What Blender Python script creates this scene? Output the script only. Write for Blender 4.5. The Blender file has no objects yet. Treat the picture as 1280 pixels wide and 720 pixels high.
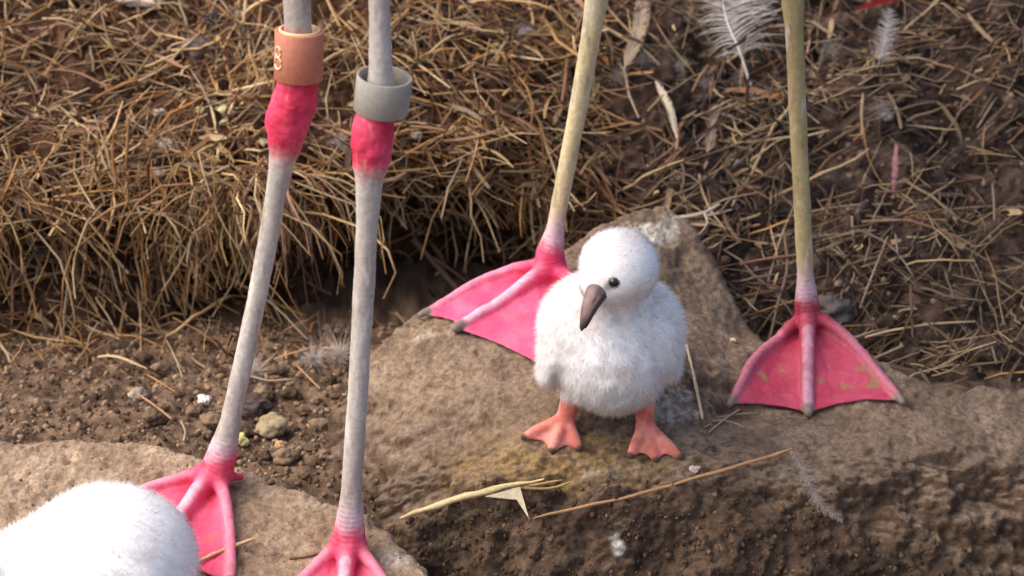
import bpy, math, random
import numpy as np
from mathutils import Vector
from mathutils.bvhtree import BVHTree

# ------------------------------------------------------------------ camera, sky, sun, exposure
scene = bpy.context.scene
COL = scene.collection
S = 0.01                      # all numbers below are centimetres
PITCH = math.radians(22)
CAM = np.array([-5.5, -144.4, 69.7])
FW = np.array([0, math.cos(PITCH), -math.sin(PITCH)])
UP = np.array([0, math.sin(PITCH), math.cos(PITCH)])
cam = bpy.data.cameras.new('camera')
cam.lens = 90; cam.sensor_width = 36; cam.clip_start = 0.01; cam.clip_end = 200
cam.dof.use_dof = True; cam.dof.focus_distance = 1.57; cam.dof.aperture_fstop = 9
camo = bpy.data.objects.new('camera', cam); COL.objects.link(camo)
camo.location = CAM * S; camo.rotation_euler = (math.pi / 2 - PITCH, 0, 0)
scene.camera = camo

SUN_EL, SUN_AZ = math.radians(52), math.radians(-102)     # azimuth: 0 = +y, clockwise
world = bpy.data.worlds.new('World'); scene.world = world; world.use_nodes = True
wn = world.node_tree
sky = wn.nodes.new('ShaderNodeTexSky'); sky.sky_type = 'NISHITA'; sky.sun_disc = False
sky.sun_elevation = SUN_EL; sky.sun_rotation = SUN_AZ
sky.air_density = 0.65; sky.dust_density = 4.0; sky.ozone_density = 0.3
bgn = wn.nodes['Background']; bgn.inputs['Strength'].default_value = 0.15
wn.links.new(sky.outputs[0], bgn.inputs['Color'])
sun = bpy.data.lights.new('sun', 'SUN'); sun.energy = 1.05; sun.angle = math.radians(75); sun.color = (1, 0.93, 0.84)
suno = bpy.data.objects.new('sun', sun); COL.objects.link(suno)
sd = Vector((math.sin(SUN_AZ) * math.cos(SUN_EL), math.cos(SUN_AZ) * math.cos(SUN_EL), math.sin(SUN_EL)))
suno.rotation_euler = sd.to_track_quat('Z', 'Y').to_euler()
suno.location = (0, 0, 3)
vs = scene.view_settings
vs.view_transform = 'Standard'; vs.look = 'None'; vs.gamma = 1; vs.exposure = 1.08

rng = np.random.default_rng(7)
random.seed(7)

# ------------------------------------------------------------------ helpers
def ray(px, py):
    return FW + np.array([1.0, 0, 0]) * ((px - 640) / 1280 * 0.4) + UP * ((360 - py) / 1280 * 0.4)

def at(px, py, Y):
    d = ray(px, py); return CAM + d * ((Y - CAM[1]) / d[1])

def to_px(P):
    P = np.atleast_2d(P); q = P - CAM
    w = q @ FW
    return 640 + q[:, 0] / w / 0.4 * 1280, 360 - (q @ UP) / w / 0.4 * 1280

def on_plane(px, py, z0, y0, sl):       # plane z = z0 + sl*(y-y0)
    d = ray(px, py)
    t = (z0 + sl * (CAM[1] - y0) - CAM[2]) / (d[2] - sl * d[1])
    return CAM + d * t

def lin(r, g, b):
    f = lambda c: ((c / 255 + 0.055) / 1.055) ** 2.4 if c > 10 else c / 255 / 12.92
    return np.array([f(r), f(g), f(b)])

def sstep(a, b, x):
    t = np.clip((x - a) / (b - a), 0, 1); return t * t * (3 - 2 * t)

def _hash(ix, iy, iz, seed):
    h = (ix * 374761393 + iy * 668265263 + iz * 1440662683 + seed * 144665) & 0xFFFFFFFF
    h = ((h ^ (h >> 13)) * 1274126177) & 0xFFFFFFFF
    h = ((h ^ (h >> 16)) * 2246822519) & 0xFFFFFFFF
    return h ^ (h >> 15)

def noise(P, seed=0):
    P = np.asarray(P, float)
    i = np.floor(P).astype(np.int64); f = P - i
    u = f * f * f * (f * (f * 6 - 15) + 10)
    out = 0
    for dx in (0, 1):
        for dy in (0, 1):
            for dz in (0, 1):
                h = _hash(i[:, 0] + dx, i[:, 1] + dy, i[:, 2] + dz, seed)
                gx = (h & 255) / 127.5 - 1; gy = ((h >> 8) & 255) / 127.5 - 1; gz = ((h >> 16) & 255) / 127.5 - 1
                d = gx * (f[:, 0] - dx) + gy * (f[:, 1] - dy) + gz * (f[:, 2] - dz)
                w = (u[:, 0] if dx else 1 - u[:, 0]) * (u[:, 1] if dy else 1 - u[:, 1]) * (u[:, 2] if dz else 1 - u[:, 2])
                out = out + d * w
    return out

def fbm(P, freq, octaves=4, gain=0.5, seed=0):
    out = 0; a = 1.0; P = np.asarray(P, float)
    for o in range(octaves):
        out = out + a * noise(P * freq + 17.3 * o, seed + o); freq *= 2.03; a *= gain
    return out

def mesh_np(name, V, F, col=None, attrs=None, smooth=True):
    me = bpy.data.meshes.new(name)
    V = np.asarray(V, np.float32) * S; F = np.asarray(F, np.int32)
    me.vertices.add(len(V)); me.vertices.foreach_set('co', V.ravel())
    k = F.shape[1]
    me.loops.add(F.size); me.loops.foreach_set('vertex_index', F.ravel())
    me.polygons.add(len(F)); me.polygons.foreach_set('loop_start', np.arange(0, F.size, k, dtype=np.int32))
    if smooth: me.polygons.foreach_set('use_smooth', np.ones(len(F), bool))
    if col is not None:
        a = me.color_attributes.new('Col', 'FLOAT_COLOR', 'POINT')
        c = np.ones((len(V), 4), np.float32); c[:, :3] = col
        a.data.foreach_set('color', c.ravel())
    for k2, v in (attrs or {}).items():
        a = me.attributes.new(k2, 'FLOAT', 'POINT'); a.data.foreach_set('value', np.asarray(v, np.float32))
    me.update(calc_edges=True); me.validate()
    return me

def add(name, me, mat, parent=None, loc=None, label=None, cat=None, group=None, kind=None):
    o = bpy.data.objects.new(name, me); COL.objects.link(o)
    if me is not None and mat is not None and not me.materials: me.materials.append(mat)
    if loc is not None: o.location = np.asarray(loc) * S
    if parent is not None: o.parent = parent
    if label: o['label'] = label
    if cat: o['category'] = cat
    if group: o['group'] = group
    if kind: o['kind'] = kind
    return o

def material(name, rough=0.9, var=0.25, vscale=300, bump=0.3, bscale=600, dist=0.001, sss=0, trans=0, bands=0, spec=0.3, color=None):
    m = bpy.data.materials.new(name); m.use_nodes = True
    n, l = m.node_tree.nodes, m.node_tree.links
    b = n['Principled BSDF']; b.inputs['Roughness'].default_value = rough
    b.inputs['Specular IOR Level'].default_value = spec
    tc = n.new('ShaderNodeTexCoord')
    nz = n.new('ShaderNodeTexNoise'); nz.inputs['Scale'].default_value = vscale; nz.inputs['Detail'].default_value = 8; nz.inputs['Roughness'].default_value = .65
    l.new(tc.outputs['Object'], nz.inputs['Vector'])
    mr = n.new('ShaderNodeMapRange'); mr.inputs[1].default_value = .28; mr.inputs[2].default_value = .72
    mr.inputs[3].default_value = 1 - var; mr.inputs[4].default_value = 1 + var
    l.new(nz.outputs['Fac'], mr.inputs[0])
    if color is None:
        at_ = n.new('ShaderNodeAttribute'); at_.attribute_name = 'Col'; src = at_.outputs['Color']
    else:
        rgb = n.new('ShaderNodeRGB'); rgb.outputs[0].default_value = (*color, 1); src = rgb.outputs[0]
    mx = n.new('ShaderNodeVectorMath'); mx.operation = 'SCALE'
    l.new(src, mx.inputs[0]); l.new(mr.outputs[0], mx.inputs['Scale'])
    l.new(mx.outputs[0], b.inputs['Base Color'])
    if bump:
        n2 = n.new('ShaderNodeTexNoise'); n2.inputs['Scale'].default_value = bscale; n2.inputs['Detail'].default_value = 6; n2.inputs['Roughness'].default_value = .7
        l.new(tc.outputs['Object'], n2.inputs['Vector'])
        bp = n.new('ShaderNodeBump'); bp.inputs['Strength'].default_value = bump; bp.inputs['Distance'].default_value = dist
        h = n2.outputs['Fac']
        if bands:
            a2 = n.new('ShaderNodeAttribute'); a2.attribute_name = 'T'
            m1 = n.new('ShaderNodeMath'); m1.operation = 'MULTIPLY_ADD'; m1.inputs[1].default_value = bands
            l.new(a2.outputs['Fac'], m1.inputs[0]); 
            m0 = n.new('ShaderNodeMath'); m0.operation = 'MULTIPLY'; m0.inputs[1].default_value = 2.5; l.new(nz.outputs['Fac'], m0.inputs[0]); l.new(m0.outputs[0], m1.inputs[2])
            m2 = n.new('ShaderNodeMath'); m2.operation = 'SINE'; l.new(m1.outputs[0], m2.inputs[0])
            a3 = n.new('ShaderNodeAttribute'); a3.attribute_name = 'W'
            m3 = n.new('ShaderNodeMath'); m3.operation = 'MULTIPLY'; l.new(m2.outputs[0], m3.inputs[0]); l.new(a3.outputs['Fac'], m3.inputs[1])
            m4 = n.new('ShaderNodeMath'); m4.operation = 'MULTIPLY_ADD'; m4.inputs[1].default_value = .5
            l.new(n2.outputs['Fac'], m4.inputs[0]); l.new(m3.outputs[0], m4.inputs[2]); h = m4.outputs[0]
        l.new(h, bp.inputs['Height']); l.new(bp.outputs[0], b.inputs['Normal'])
    if sss:
        b.inputs['Subsurface Weight'].default_value = sss
        b.inputs['Subsurface Radius'].default_value = (1, .35, .25); b.inputs['Subsurface Scale'].default_value = .002
    if trans:
        t = n.new('ShaderNodeBsdfTranslucent'); l.new(mx.outputs[0], t.inputs['Color'])
        ms = n.new('ShaderNodeMixShader'); ms.inputs[0].default_value = trans
        l.new(b.outputs[0], ms.inputs[1]); l.new(t.outputs[0], ms.inputs[2]); l.new(ms.outputs[0], n['Material Output'].inputs['Surface'])
    return m

M_soil = material('soil', 1, .35, 500, .8, 500, .002, spec=.15)
M_rock = material('dusty_rock', .95, .48, 300, 1, 380, .003, spec=.2)
M_bank = material('bank_earth', 1, .4, 400, .8, 400, .002, spec=.1)
M_straw = material('straw', .75, .25, 500, .2, 900, .0004, trans=.12, spec=.25)
M_crumb = material('crumb', 1, .25, 700, .6, 900, .0008, spec=.15)
M_skin = material('leg_skin', .6, .2, 350, .55, 800, .0008, sss=.12, bands=21, spec=.35)
M_down = material('down', 1, .03, 200, 0, spec=.0, trans=.1)
M_under = material('down_base', .8, .08, 300, .45, 500, .0012, spec=.05)
M_bill = material('bill_horn', .45, .2, 500, .2, 700, .0004, spec=.4)
M_eye = material('eye', .06, .0, 100, 0, color=(.006, .005, .005), spec=.8)
M_feather = material('feather', .85, .1, 400, 0, trans=.3, spec=.1)
M_ringo = material('orange_ring_plastic', .55, .16, 300, .08, 500, .0004, color=lin(182, 116, 90), spec=.35)
M_ringc = material('cream_ring_plastic', .5, .06, 300, .08, 500, .0004, color=lin(226, 196, 150), spec=.35)
M_ringg = material('grey_ring_plastic', .5, .16, 300, .1, 500, .0004, color=lin(150, 145, 135), spec=.4)
M_plum = material('plumage', .9, .15, 60, .4, 150, .003, spec=.15)

# signed distance surfaces -> one continuous mesh (surface nets on sparse bricks)
def cone(P, a, b, ra, rb):
    a = np.asarray(a, P.dtype); b = np.asarray(b, P.dtype); ab = b - a
    t = np.clip(((P - a) @ ab) / max(ab @ ab, 1e-9), 0, 1)
    return np.linalg.norm(P - a - t[:, None] * ab, axis=1) - (ra + (rb - ra) * t)

def ellip(P, c, r, R=None):
    q = P - np.asarray(c, float)
    if R is not None: q = q @ R
    r = np.asarray(r, float)
    k0 = np.linalg.norm(q / r, axis=1); k1 = np.linalg.norm(q / (r * r), axis=1)
    return k0 * (k0 - 1) / np.maximum(k1, 1e-6)

def tri(P, a, b, c):
    a, b, c = (np.asarray(q, P.dtype) for q in (a, b, c))
    ba = b - a; pa = P - a; cb = c - b; pb = P - b; ac = a - c; pc = P - c
    n = np.cross(ba, ac)
    s = np.sign(pa @ np.cross(ba, n)) + np.sign(pb @ np.cross(cb, n)) + np.sign(pc @ np.cross(ac, n))
    def seg(e, q):
        t = np.clip((q @ e) / (e @ e), 0, 1); w = q - t[:, None] * e; return (w * w).sum(1)
    de = np.minimum(np.minimum(seg(ba, pa), seg(cb, pb)), seg(ac, pc))
    df = (pa @ n) ** 2 / (n @ n)
    return np.sqrt(np.where(s < 2, de, df))

def smin(a, b, k):
    h = np.clip(.5 + .5 * (b - a) / k, 0, 1)
    return b + (a - b) * h - k * h * (1 - h)

def sdf_mesh(f, lo, hi, h, B=12):
    lo = np.asarray(lo, float); hi = np.asarray(hi, float)
    nb = np.ceil((hi - lo) / (h * B)).astype(int)
    g = np.stack(np.meshgrid(*[np.arange(k) for k in nb], indexing='ij'), -1).reshape(-1, 3)
    d = f((lo + (g + .5) * h * B).astype(np.float32))
    g = g[np.abs(d) < h * B * 1.5]
    loc = np.stack(np.meshgrid(*[np.arange(B + 1)] * 3, indexing='ij'), -1)
    dim = nb * B + 3
    gid = lambda c: ((c[:, 0] + 1) * dim[1] + c[:, 1] + 1) * dim[2] + c[:, 2] + 1
    VP, VI, Q = [], [], []
    E = [((0, 0, 0), (1, 0, 0)), ((0, 1, 0), (1, 1, 0)), ((0, 0, 1), (1, 0, 1)), ((0, 1, 1), (1, 1, 1)),
         ((0, 0, 0), (0, 1, 0)), ((1, 0, 0), (1, 1, 0)), ((0, 0, 1), (0, 1, 1)), ((1, 0, 1), (1, 1, 1)),
         ((0, 0, 0), (0, 0, 1)), ((1, 0, 0), (1, 0, 1)), ((0, 1, 0), (0, 1, 1)), ((1, 1, 0), (1, 1, 1))]
    for c0 in range(0, len(g), 150):
        gb = g[c0:c0 + 150]
        idx = gb[:, None, None, None, :] * B + loc
        V = f((lo + idx.reshape(-1, 3) * h).astype(np.float32)).reshape(len(gb), B + 1, B + 1, B + 1)
        neg = V < 0
        cnt = sum(neg[:, i:B + i, j:B + j, k:B + k].astype(np.int8) for i in (0, 1) for j in (0, 1) for k in (0, 1))
        b, i, j, k = np.nonzero((cnt > 0) & (cnt < 8))
        if len(b) == 0: continue
        acc = np.zeros((len(b), 3)); m = np.zeros(len(b))
        for o0, o1 in E:
            v0 = V[b, i + o0[0], j + o0[1], k + o0[2]]; v1 = V[b, i + o1[0], j + o1[1], k + o1[2]]
            x = (v0 < 0) != (v1 < 0)
            t = np.where(x, v0 / np.where(v0 == v1, 1, v0 - v1), 0)
            p = np.array(o0)[None] + t[:, None] * (np.array(o1) - np.array(o0))[None]
            acc += p * x[:, None]; m += x
        cell = gb[b] * B + np.stack([i, j, k], 1)
        VP.append(lo + (cell + acc / m[:, None]) * h); VI.append(gid(cell))
        for ax in range(3):
            sl = [slice(0, B)] * 3; sl[ax] = slice(1, B + 1)
            n0 = neg[:, :B, :B, :B]; n1 = neg[(slice(None), *sl)]
            b, i, j, k = np.nonzero(n0 != n1)
            if len(b) == 0: continue
            c = gb[b] * B + np.stack([i, j, k], 1)
            e1 = np.zeros(3, int); e1[(ax + 1) % 3] = 1; e2 = np.zeros(3, int); e2[(ax + 2) % 3] = 1
            q = np.stack([gid(c), gid(c - e1), gid(c - e1 - e2), gid(c - e2)], 1)
            fl = ~n0[b, i, j, k]
            q[fl] = q[fl][:, ::-1]
            Q.append(q)
    VP = np.concatenate(VP); VI = np.concatenate(VI); Q = np.concatenate(Q)
    o = np.argsort(VI); VI = VI[o]; VP = VP[o]
    ix = np.searchsorted(VI, Q); ix = np.clip(ix, 0, len(VI) - 1)
    ok = (VI[ix] == Q).all(1)
    return VP, ix[ok]

def relax(V, F, it=2, w=.5):
    for _ in range(it):
        acc = np.zeros_like(V); n = np.zeros(len(V))
        for a in range(F.shape[1]):
            for d in (1, -1):
                np.add.at(acc, F[:, a], V[F[:, (a + d) % F.shape[1]]]); np.add.at(n, F[:, a], 1)
        V = V + w * (acc / np.maximum(n, 1)[:, None] - V)
    return V

def vnormals(V, F):
    n = np.cross(V[F[:, 2]] - V[F[:, 0]], V[F[:, -1]] - V[F[:, 1]]) if F.shape[1] == 4 else np.cross(V[F[:, 1]] - V[F[:, 0]], V[F[:, 2]] - V[F[:, 0]])
    out = np.zeros_like(V)
    for a in range(F.shape[1]): np.add.at(out, F[:, a], n)
    return out / np.maximum(np.linalg.norm(out, axis=1), 1e-9)[:, None]

def grid_faces(nu, nv):
    i, j = np.meshgrid(np.arange(nu - 1), np.arange(nv - 1), indexing='ij'); a = (i * nv + j).ravel()
    return np.stack([a, a + nv, a + nv + 1, a + 1], 1)

def tubes(P, R, sides=3):          # P (N,K,3) R (N,K) -> verts, faces, strand index per vertex
    N, K, _ = P.shape
    T = np.gradient(P, axis=1); T /= np.maximum(np.linalg.norm(T, axis=2, keepdims=True), 1e-9)
    ref = np.where(np.abs(T[:, :1, 2:3]) > .8, np.array([[[1., .2, 0]]]), np.array([[[0, .1, 1.]]]))
    A = np.cross(T, np.broadcast_to(ref, T.shape)); A /= np.maximum(np.linalg.norm(A, axis=2, keepdims=True), 1e-9)
    Bn = np.cross(T, A)
    th = np.arange(sides) * 2 * math.pi / sides
    V = P[:, :, None, :] + R[:, :, None, None] * (np.cos(th)[None, None, :, None] * A[:, :, None, :] + np.sin(th)[None, None, :, None] * Bn[:, :, None, :])
    V = V.reshape(-1, 3)
    n, k, s = np.meshgrid(np.arange(N), np.arange(K - 1), np.arange(sides), indexing='ij')
    a = (n * K + k) * sides + s; b = (n * K + k) * sides + (s + 1) % sides
    F = np.stack([a, b, b + sides, a + sides], -1).reshape(-1, 4)
    return V, F, np.repeat(np.arange(N), K * sides)

def bvh(V, F):
    return BVHTree.FromPolygons([tuple(v) for v in V], [tuple(int(i) for i in f) for f in F])

def spline(pts, n):
    pts = np.asarray(pts, float)
    if len(pts) == 2: return pts[0] + (pts[1] - pts[0]) * np.linspace(0, 1, n)[:, None]
    d = np.r_[0, np.cumsum(np.linalg.norm(np.diff(pts, axis=0), axis=1))]; d /= d[-1]
    m = np.gradient(pts, d, axis=0); x = np.linspace(0, 1, n)
    k = np.clip(np.searchsorted(d, x) - 1, 0, len(d) - 2); h = (d[k + 1] - d[k])[:, None]; t = ((x - d[k]) / h[:, 0])[:, None]
    return (2*t**3-3*t**2+1)*pts[k] + (t**3-2*t**2+t)*h*m[k] + (-2*t**3+3*t**2)*pts[k+1] + (t**3-t**2)*h*m[k+1]

# ------------------------------------------------------------------ terrain: ground, bank, boulders
def axis_pts(breaks):                # [(start, end, step)...]
    return np.unique(np.round(np.concatenate([np.arange(a, b + 1e-6, s) for a, b, s in breaks]), 4))

gx = axis_pts([(-900, -120, 60), (-120, -50, 1.2), (-50, -8, .25), (-8, 40, 1), (40, 120, 1.2), (120, 900, 60)])
gy = axis_pts([(-900, -80, 60), (-80, -20, 1.2), (-20, -4, .5), (-4, 26, .25), (26, 40, 2), (40, 900, 60)])
X, Y = np.meshgrid(gx, gy, indexing='ij')
gp = np.stack([X.ravel(), Y.ravel(), np.zeros(X.size)], 1)
fr = sstep(-14, -8, gp[:, 0]); front = sstep(3, -9, gp[:, 1]) * (1 - fr) + sstep(9, 2, gp[:, 1]) * fr
gfar = (1 - sstep(95, 120, np.abs(gp[:, 0]))) * (1 - sstep(60, 80, np.abs(gp[:, 1])))
gz = -2.1 - 7 * front + gfar * (.55 * fbm(gp, .16, 3, seed=3) + .5 * fbm(gp, .7, 3, .6, seed=9))
crumb = fbm(gp, 1.6, 3, .6, seed=21)
gz += gfar * .45 * np.maximum(crumb, -.1)
gp[:, 2] = gz
gF = grid_faces(len(gx), len(gy))
c0, c1, c2 = lin(66, 52, 42), lin(128, 105, 84), lin(158, 132, 106)
t = sstep(-.45, .5, fbm(gp, .5, 4, .6, seed=31))[:, None]; t2 = sstep(.1, .7, fbm(gp, 1.1, 3, seed=37))[:, None]
t = .5 + (t - .5) * gfar[:, None]; t2 = t2 * gfar[:, None]
gcol = c0 + (c1 - c0) * t; gcol = gcol + (c2 - gcol) * t2 * .6
ground = add('ground', mesh_np('ground', gp, gF[:, ::-1][:, [0, 1, 2, 3]], gcol), M_soil, kind='structure', label='dark crumbly soil between the boulders and the straw bank')
bvh_g = bvh(gp, gF)

def prof(px, rows):                  # rows (Y, py) -> (y, z) list
    return [(y, at(px, py, y)[2]) for y, py in rows]
stations = [
    (-400, prof(160, [(15, 520), (21, 452), (25, 400), (28, 320), (25.5, 240), (33, 130), (42, 5), (60, -160), (120, -420)])),
    (160, prof(160, [(15, 520), (21, 452), (25, 400), (28, 320), (25.5, 240), (33, 130), (42, 5), (60, -160), (120, -420)])),
    (330, prof(330, [(16, 520), (22, 450), (28, 405), (34, 315), (27, 222), (33, 130), (42, 5), (60, -160), (120, -420)])),
    (440, prof(440, [(17, 520), (24, 435), (32, 400), (39, 315), (29.5, 208), (33.5, 132), (42, 5), (60, -160), (120, -420)])),
    (600, prof(600, [(17, 520), (24, 430), (32, 390), (40, 300), (31, 200), (34.5, 128), (42, 5), (60, -160), (120, -420)])),
    (740, prof(740, [(16, 520), (22, 440), (28, 370), (34, 285), (32, 210), (36, 130), (43, 5), (60, -160), (120, -420)])),
    (900, prof(900, [(13, 540), (19, 452), (23, 385), (27.5, 300), (32, 215), (37, 120), (44, 5), (60, -160), (120, -420)])),
    (1120, prof(1120, [(10, 560), (16, 480), (21, 400), (26.5, 300), (32, 210), (37, 115), (44, 5), (60, -160), (120, -420)])),
    (1700, prof(1120, [(10, 560), (16, 480), (21, 400), (26.5, 300), (32, 210), (37, 115), (44, 5), (60, -160), (120, -420)])),
]
bx = axis_pts([(-500, -110, 15), (-110, -48, .9), (-48, 40, .28), (40, 100, .9), (100, 500, 15)])
NS = 330
sv = np.concatenate([np.linspace(0, 6.2, NS - 24), np.linspace(6.2, 8, 25)[1:]])
prof_s = []
for _, pr in stations:
    pr = np.array(pr, float); k = np.arange(len(pr))
    m = np.gradient(pr, axis=0)
    i = np.clip(np.floor(sv).astype(int), 0, len(pr) - 2); tt = (sv - i)[:, None]
    prof_s.append((2*tt**3-3*tt**2+1)*pr[i] + (tt**3-2*tt**2+tt)*m[i] + (-2*tt**3+3*tt**2)*pr[i+1] + (tt**3-tt**2)*m[i+1])
prof_s = np.array(prof_s)
stx = np.array([(s[0] - 640) * .058 - 5.5 for s in stations])
def bank_pt(x, si):                  # x array, index into sv
    k = np.clip(np.searchsorted(stx, x) - 1, 0, len(stx) - 2); t = np.clip((x - stx[k]) / (stx[k + 1] - stx[k]), 0, 1); t = t * t * (3 - 2 * t)
    yz = prof_s[k, si] * (1 - t)[:, None] + prof_s[k + 1, si] * t[:, None]
    q = np.stack([x * .09, x * 0, x * 0], 1); m = sstep(40, 70, np.abs(x)) * 0 + 1
    yz = yz + np.stack([1.8 * fbm(q, 1, 3, seed=301) * m, 1.6 * fbm(q + 9.7, 1.3, 3, seed=307) * m], 1) * (np.clip(sv[si] - .8, 0, 1) * np.clip(7 - sv[si], 0, 1))[:, None]
    return np.concatenate([x[:, None], yz], 1)
IX, IS = np.meshgrid(np.arange(len(bx)), np.arange(len(sv)), indexing='ij')
BP = bank_pt(bx[IX.ravel()], IS.ravel())
BF = grid_faces(len(bx), len(sv))
BN = vnormals(BP, BF)
if BN[:, 2].mean() < 0: BN = -BN; BF = BF[:, ::-1]
far = 1 - sstep(95, 125, np.abs(BP[:, 0] + 5))
disp = 1.7 * far * fbm(BP, .12, 3, seed=41) + far * 1.5 * fbm(BP, .4, 3, .6, seed=47) + far * (1 - sstep(45, 60, np.abs(BP[:, 0] + 5))) * .6 * fbm(BP, 1.4, 3, .6, seed=53)
BP = BP + BN * disp[:, None]
BN = vnormals(BP, BF)
t = sstep(-.5, .5, fbm(BP, .35, 4, .65, seed=61))[:, None]; t = .5 + (t - .5) * far[:, None]
bpx, bpy_ = to_px(BP)
right = sstep(700, 850, bpx)[:, None]
bcol = lin(40, 28, 21) + (lin(88, 63, 47) - lin(40, 28, 21)) * t
rcol = lin(44, 35, 31) + (lin(94, 77, 67) - lin(44, 35, 31)) * t  # greyer soil; dimness over the right end is also put into its colour
bcol = bcol * (1 - right) + rcol * right
pale = sstep(.25, .6, fbm(BP, 1.3, 3, .6, seed=67))[:, None] * far[:, None]
bcol = bcol + (lin(168, 148, 122) - bcol) * pale * .4
bank = add('earth_bank', mesh_np('earth_bank', BP, BF, bcol), M_bank, kind='structure', label='steep brown earth bank matted with old straw')
bvh_b = bvh(BP, BF)

def poly_sd(P, poly):
    d = np.full(len(P), 1e9); ins = np.zeros(len(P), bool); n = len(poly)
    for i in range(n):
        a, b = poly[i], poly[(i + 1) % n]
        e = b - a; w = P - a
        t = np.clip((w @ e) / (e @ e), 0, 1); q = w - t[:, None] * e
        d = np.minimum(d, (q * q).sum(1))
        c = ((a[1] > P[:, 1]) != (b[1] > P[:, 1]))
        xi = a[0] + (P[:, 1] - a[1]) * (e[0] / (e[1] if abs(e[1]) > 1e-9 else 1e-9))
        ins ^= c & (P[:, 0] < xi)
    return np.where(ins, 1, -1) * np.sqrt(d)

def chaikin(p, it=2):
    for _ in range(it):
        q = np.roll(p, -1, 0); p = np.stack([.75 * p + .25 * q, .25 * p + .75 * q], 1).reshape(-1, 2)
    return p

def rbf(pts, P, sm=.05):
    pts = np.array(pts); xy, z = pts[:, :2], pts[:, 2]
    def U(r2): return np.where(r2 > 1e-12, r2 * np.log(np.maximum(r2, 1e-12)), 0) * .5
    n = len(pts)
    K = U(((xy[:, None] - xy[None]) ** 2).sum(2)) + np.eye(n) * sm * 50
    Pm = np.c_[np.ones(n), xy]
    A = np.block([[K, Pm], [Pm.T, np.zeros((3, 3))]])
    w = np.linalg.solve(A, np.r_[z, 0, 0, 0])
    out = np.zeros(len(P))
    for c in range(0, len(P), 20000):
        q = P[c:c + 20000]
        out[c:c + 20000] = U(((q[:, None] - xy[None]) ** 2).sum(2)) @ w[:n] + w[n] + q @ w[n + 1:]
    return out

def boulder(name, poly, ctrl, base, R, step, seed, grow, rough_amp, fine=None):
    poly = chaikin(np.array(poly, float))
    lo, hi = poly.min(0) - 2, poly.max(0) + 2
    xs = np.arange(lo[0], hi[0], step); ys = np.arange(lo[1], hi[1], step)
    if fine: ys = np.unique(np.concatenate([np.arange(lo[1], fine[0], step * 1.5), np.arange(fine[0], fine[1], step * .42), np.arange(fine[1], hi[1], step)]))
    X, Y = np.meshgrid(xs, ys, indexing='ij'); P2 = np.stack([X.ravel(), Y.ravel()], 1)
    wob = np.c_[P2, np.zeros(len(P2))]
    sdv = grow + poly_sd(P2, poly) + .45 * fbm(wob, .25, 3, seed=seed + 5) + .12 * fbm(wob, 1.2, 2, seed=seed + 6)
    top = rbf(ctrl, P2)
    t = np.clip(sdv / R, 0, 1)
    z = base + (top - base) * np.sqrt(np.maximum(1 - (1 - t) ** 2, 0)) - np.maximum(-sdv, 0) * 3
    P = np.c_[P2, z]
    F = grid_faces(len(xs), len(ys))
    N = vnormals(P, F)
    if N[:, 2].mean() < 0: N = -N; F = F[:, ::-1]
    P = P + N * rough_amp(P, N)[:, None]
    keep = (sdv > -.6)
    fk = keep[F].all(1); F = F[fk]
    used = np.unique(F); mp = np.full(len(P), -1); mp[used] = np.arange(len(used))
    P = P[used]; F = mp[F]
    N = vnormals(P, F)
    return P, F, N

# boulder under the banded legs
SL = .38
op = lambda px, py: on_plane(px, py, 0, -4, SL)
poly1 = [op(px, py)[:2] for px, py in [(-300, 560), (-60, 545), (60, 540), (160, 544), (225, 552), (300, 575), (345, 592), (400, 610), (455, 630), (492, 655), (520, 690), (548, 722), (590, 790), (560, 900), (100, 980), (-300, 980)]]
ctrl1 = [op(px, py) for px in (-300, -100, 100, 250, 400, 520) for py in (540, 600, 660, 720, 800, 960)]
def amp1(P, N):
    return .35 * fbm(P, .2, 3, seed=71) + .2 * fbm(P, .8, 3, .6, seed=73) + .2 * fbm(P, 2.0, 2, .7, seed=75) - .22 * sstep(.2, .5, fbm(P, 1.2, 3, seed=79))
r1P, r1F, r1N = boulder('boulder', poly1, ctrl1, -9, 1.6, .17, 70, .8, amp1)

a_ = at
ctrl2p = [(690, 560, 0), (820, 572, 0), (750, 500, 3.2), (575, 415, 11), (690, 345, 17), (522, 388, 15), (640, 470, 6.5),
          (1010, 525, 6), (1008, 410, 13.7), (905, 512, 7), (1130, 508, 7), (830, 265, 23.5), (795, 275, 22.5), (868, 303, 22.5), (925, 402, 18.5), (960, 432, 16.5),
          (880, 470, 8), (850, 400, 13),
          (500, 402, 13), (455, 450, 10), (430, 520, 6.5), (408, 590, 3.5), (520, 520, 5), (480, 590, 2), (600, 560, 1.2),
          (500, 640, -1), (560, 625, -1.2), (640, 605, -1.8), (730, 605, -2), (850, 592, -1.8), (960, 572, .3), (1050, 555, 2), (1150, 545, 3),
          (560, 700, -3.4), (650, 680, -4.3), (750, 690, -4.8), (850, 680, -4.6), (1000, 660, -3), (1120, 640, -1.5),
          (600, 800, -6.6), (750, 800, -7.6), (900, 800, -7.2), (1100, 800, -5), (1280, 800, -3), (1280, 640, -.5), (1280, 560, 3), (1280, 520, 7), (1450, 560, 4), (1450, 800, -2), (480, 760, -4.5),
          (640, 960, -9), (1000, 960, -9), (1400, 960, -7)]
ctrl2 = [a_(*c) for c in ctrl2p]
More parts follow.
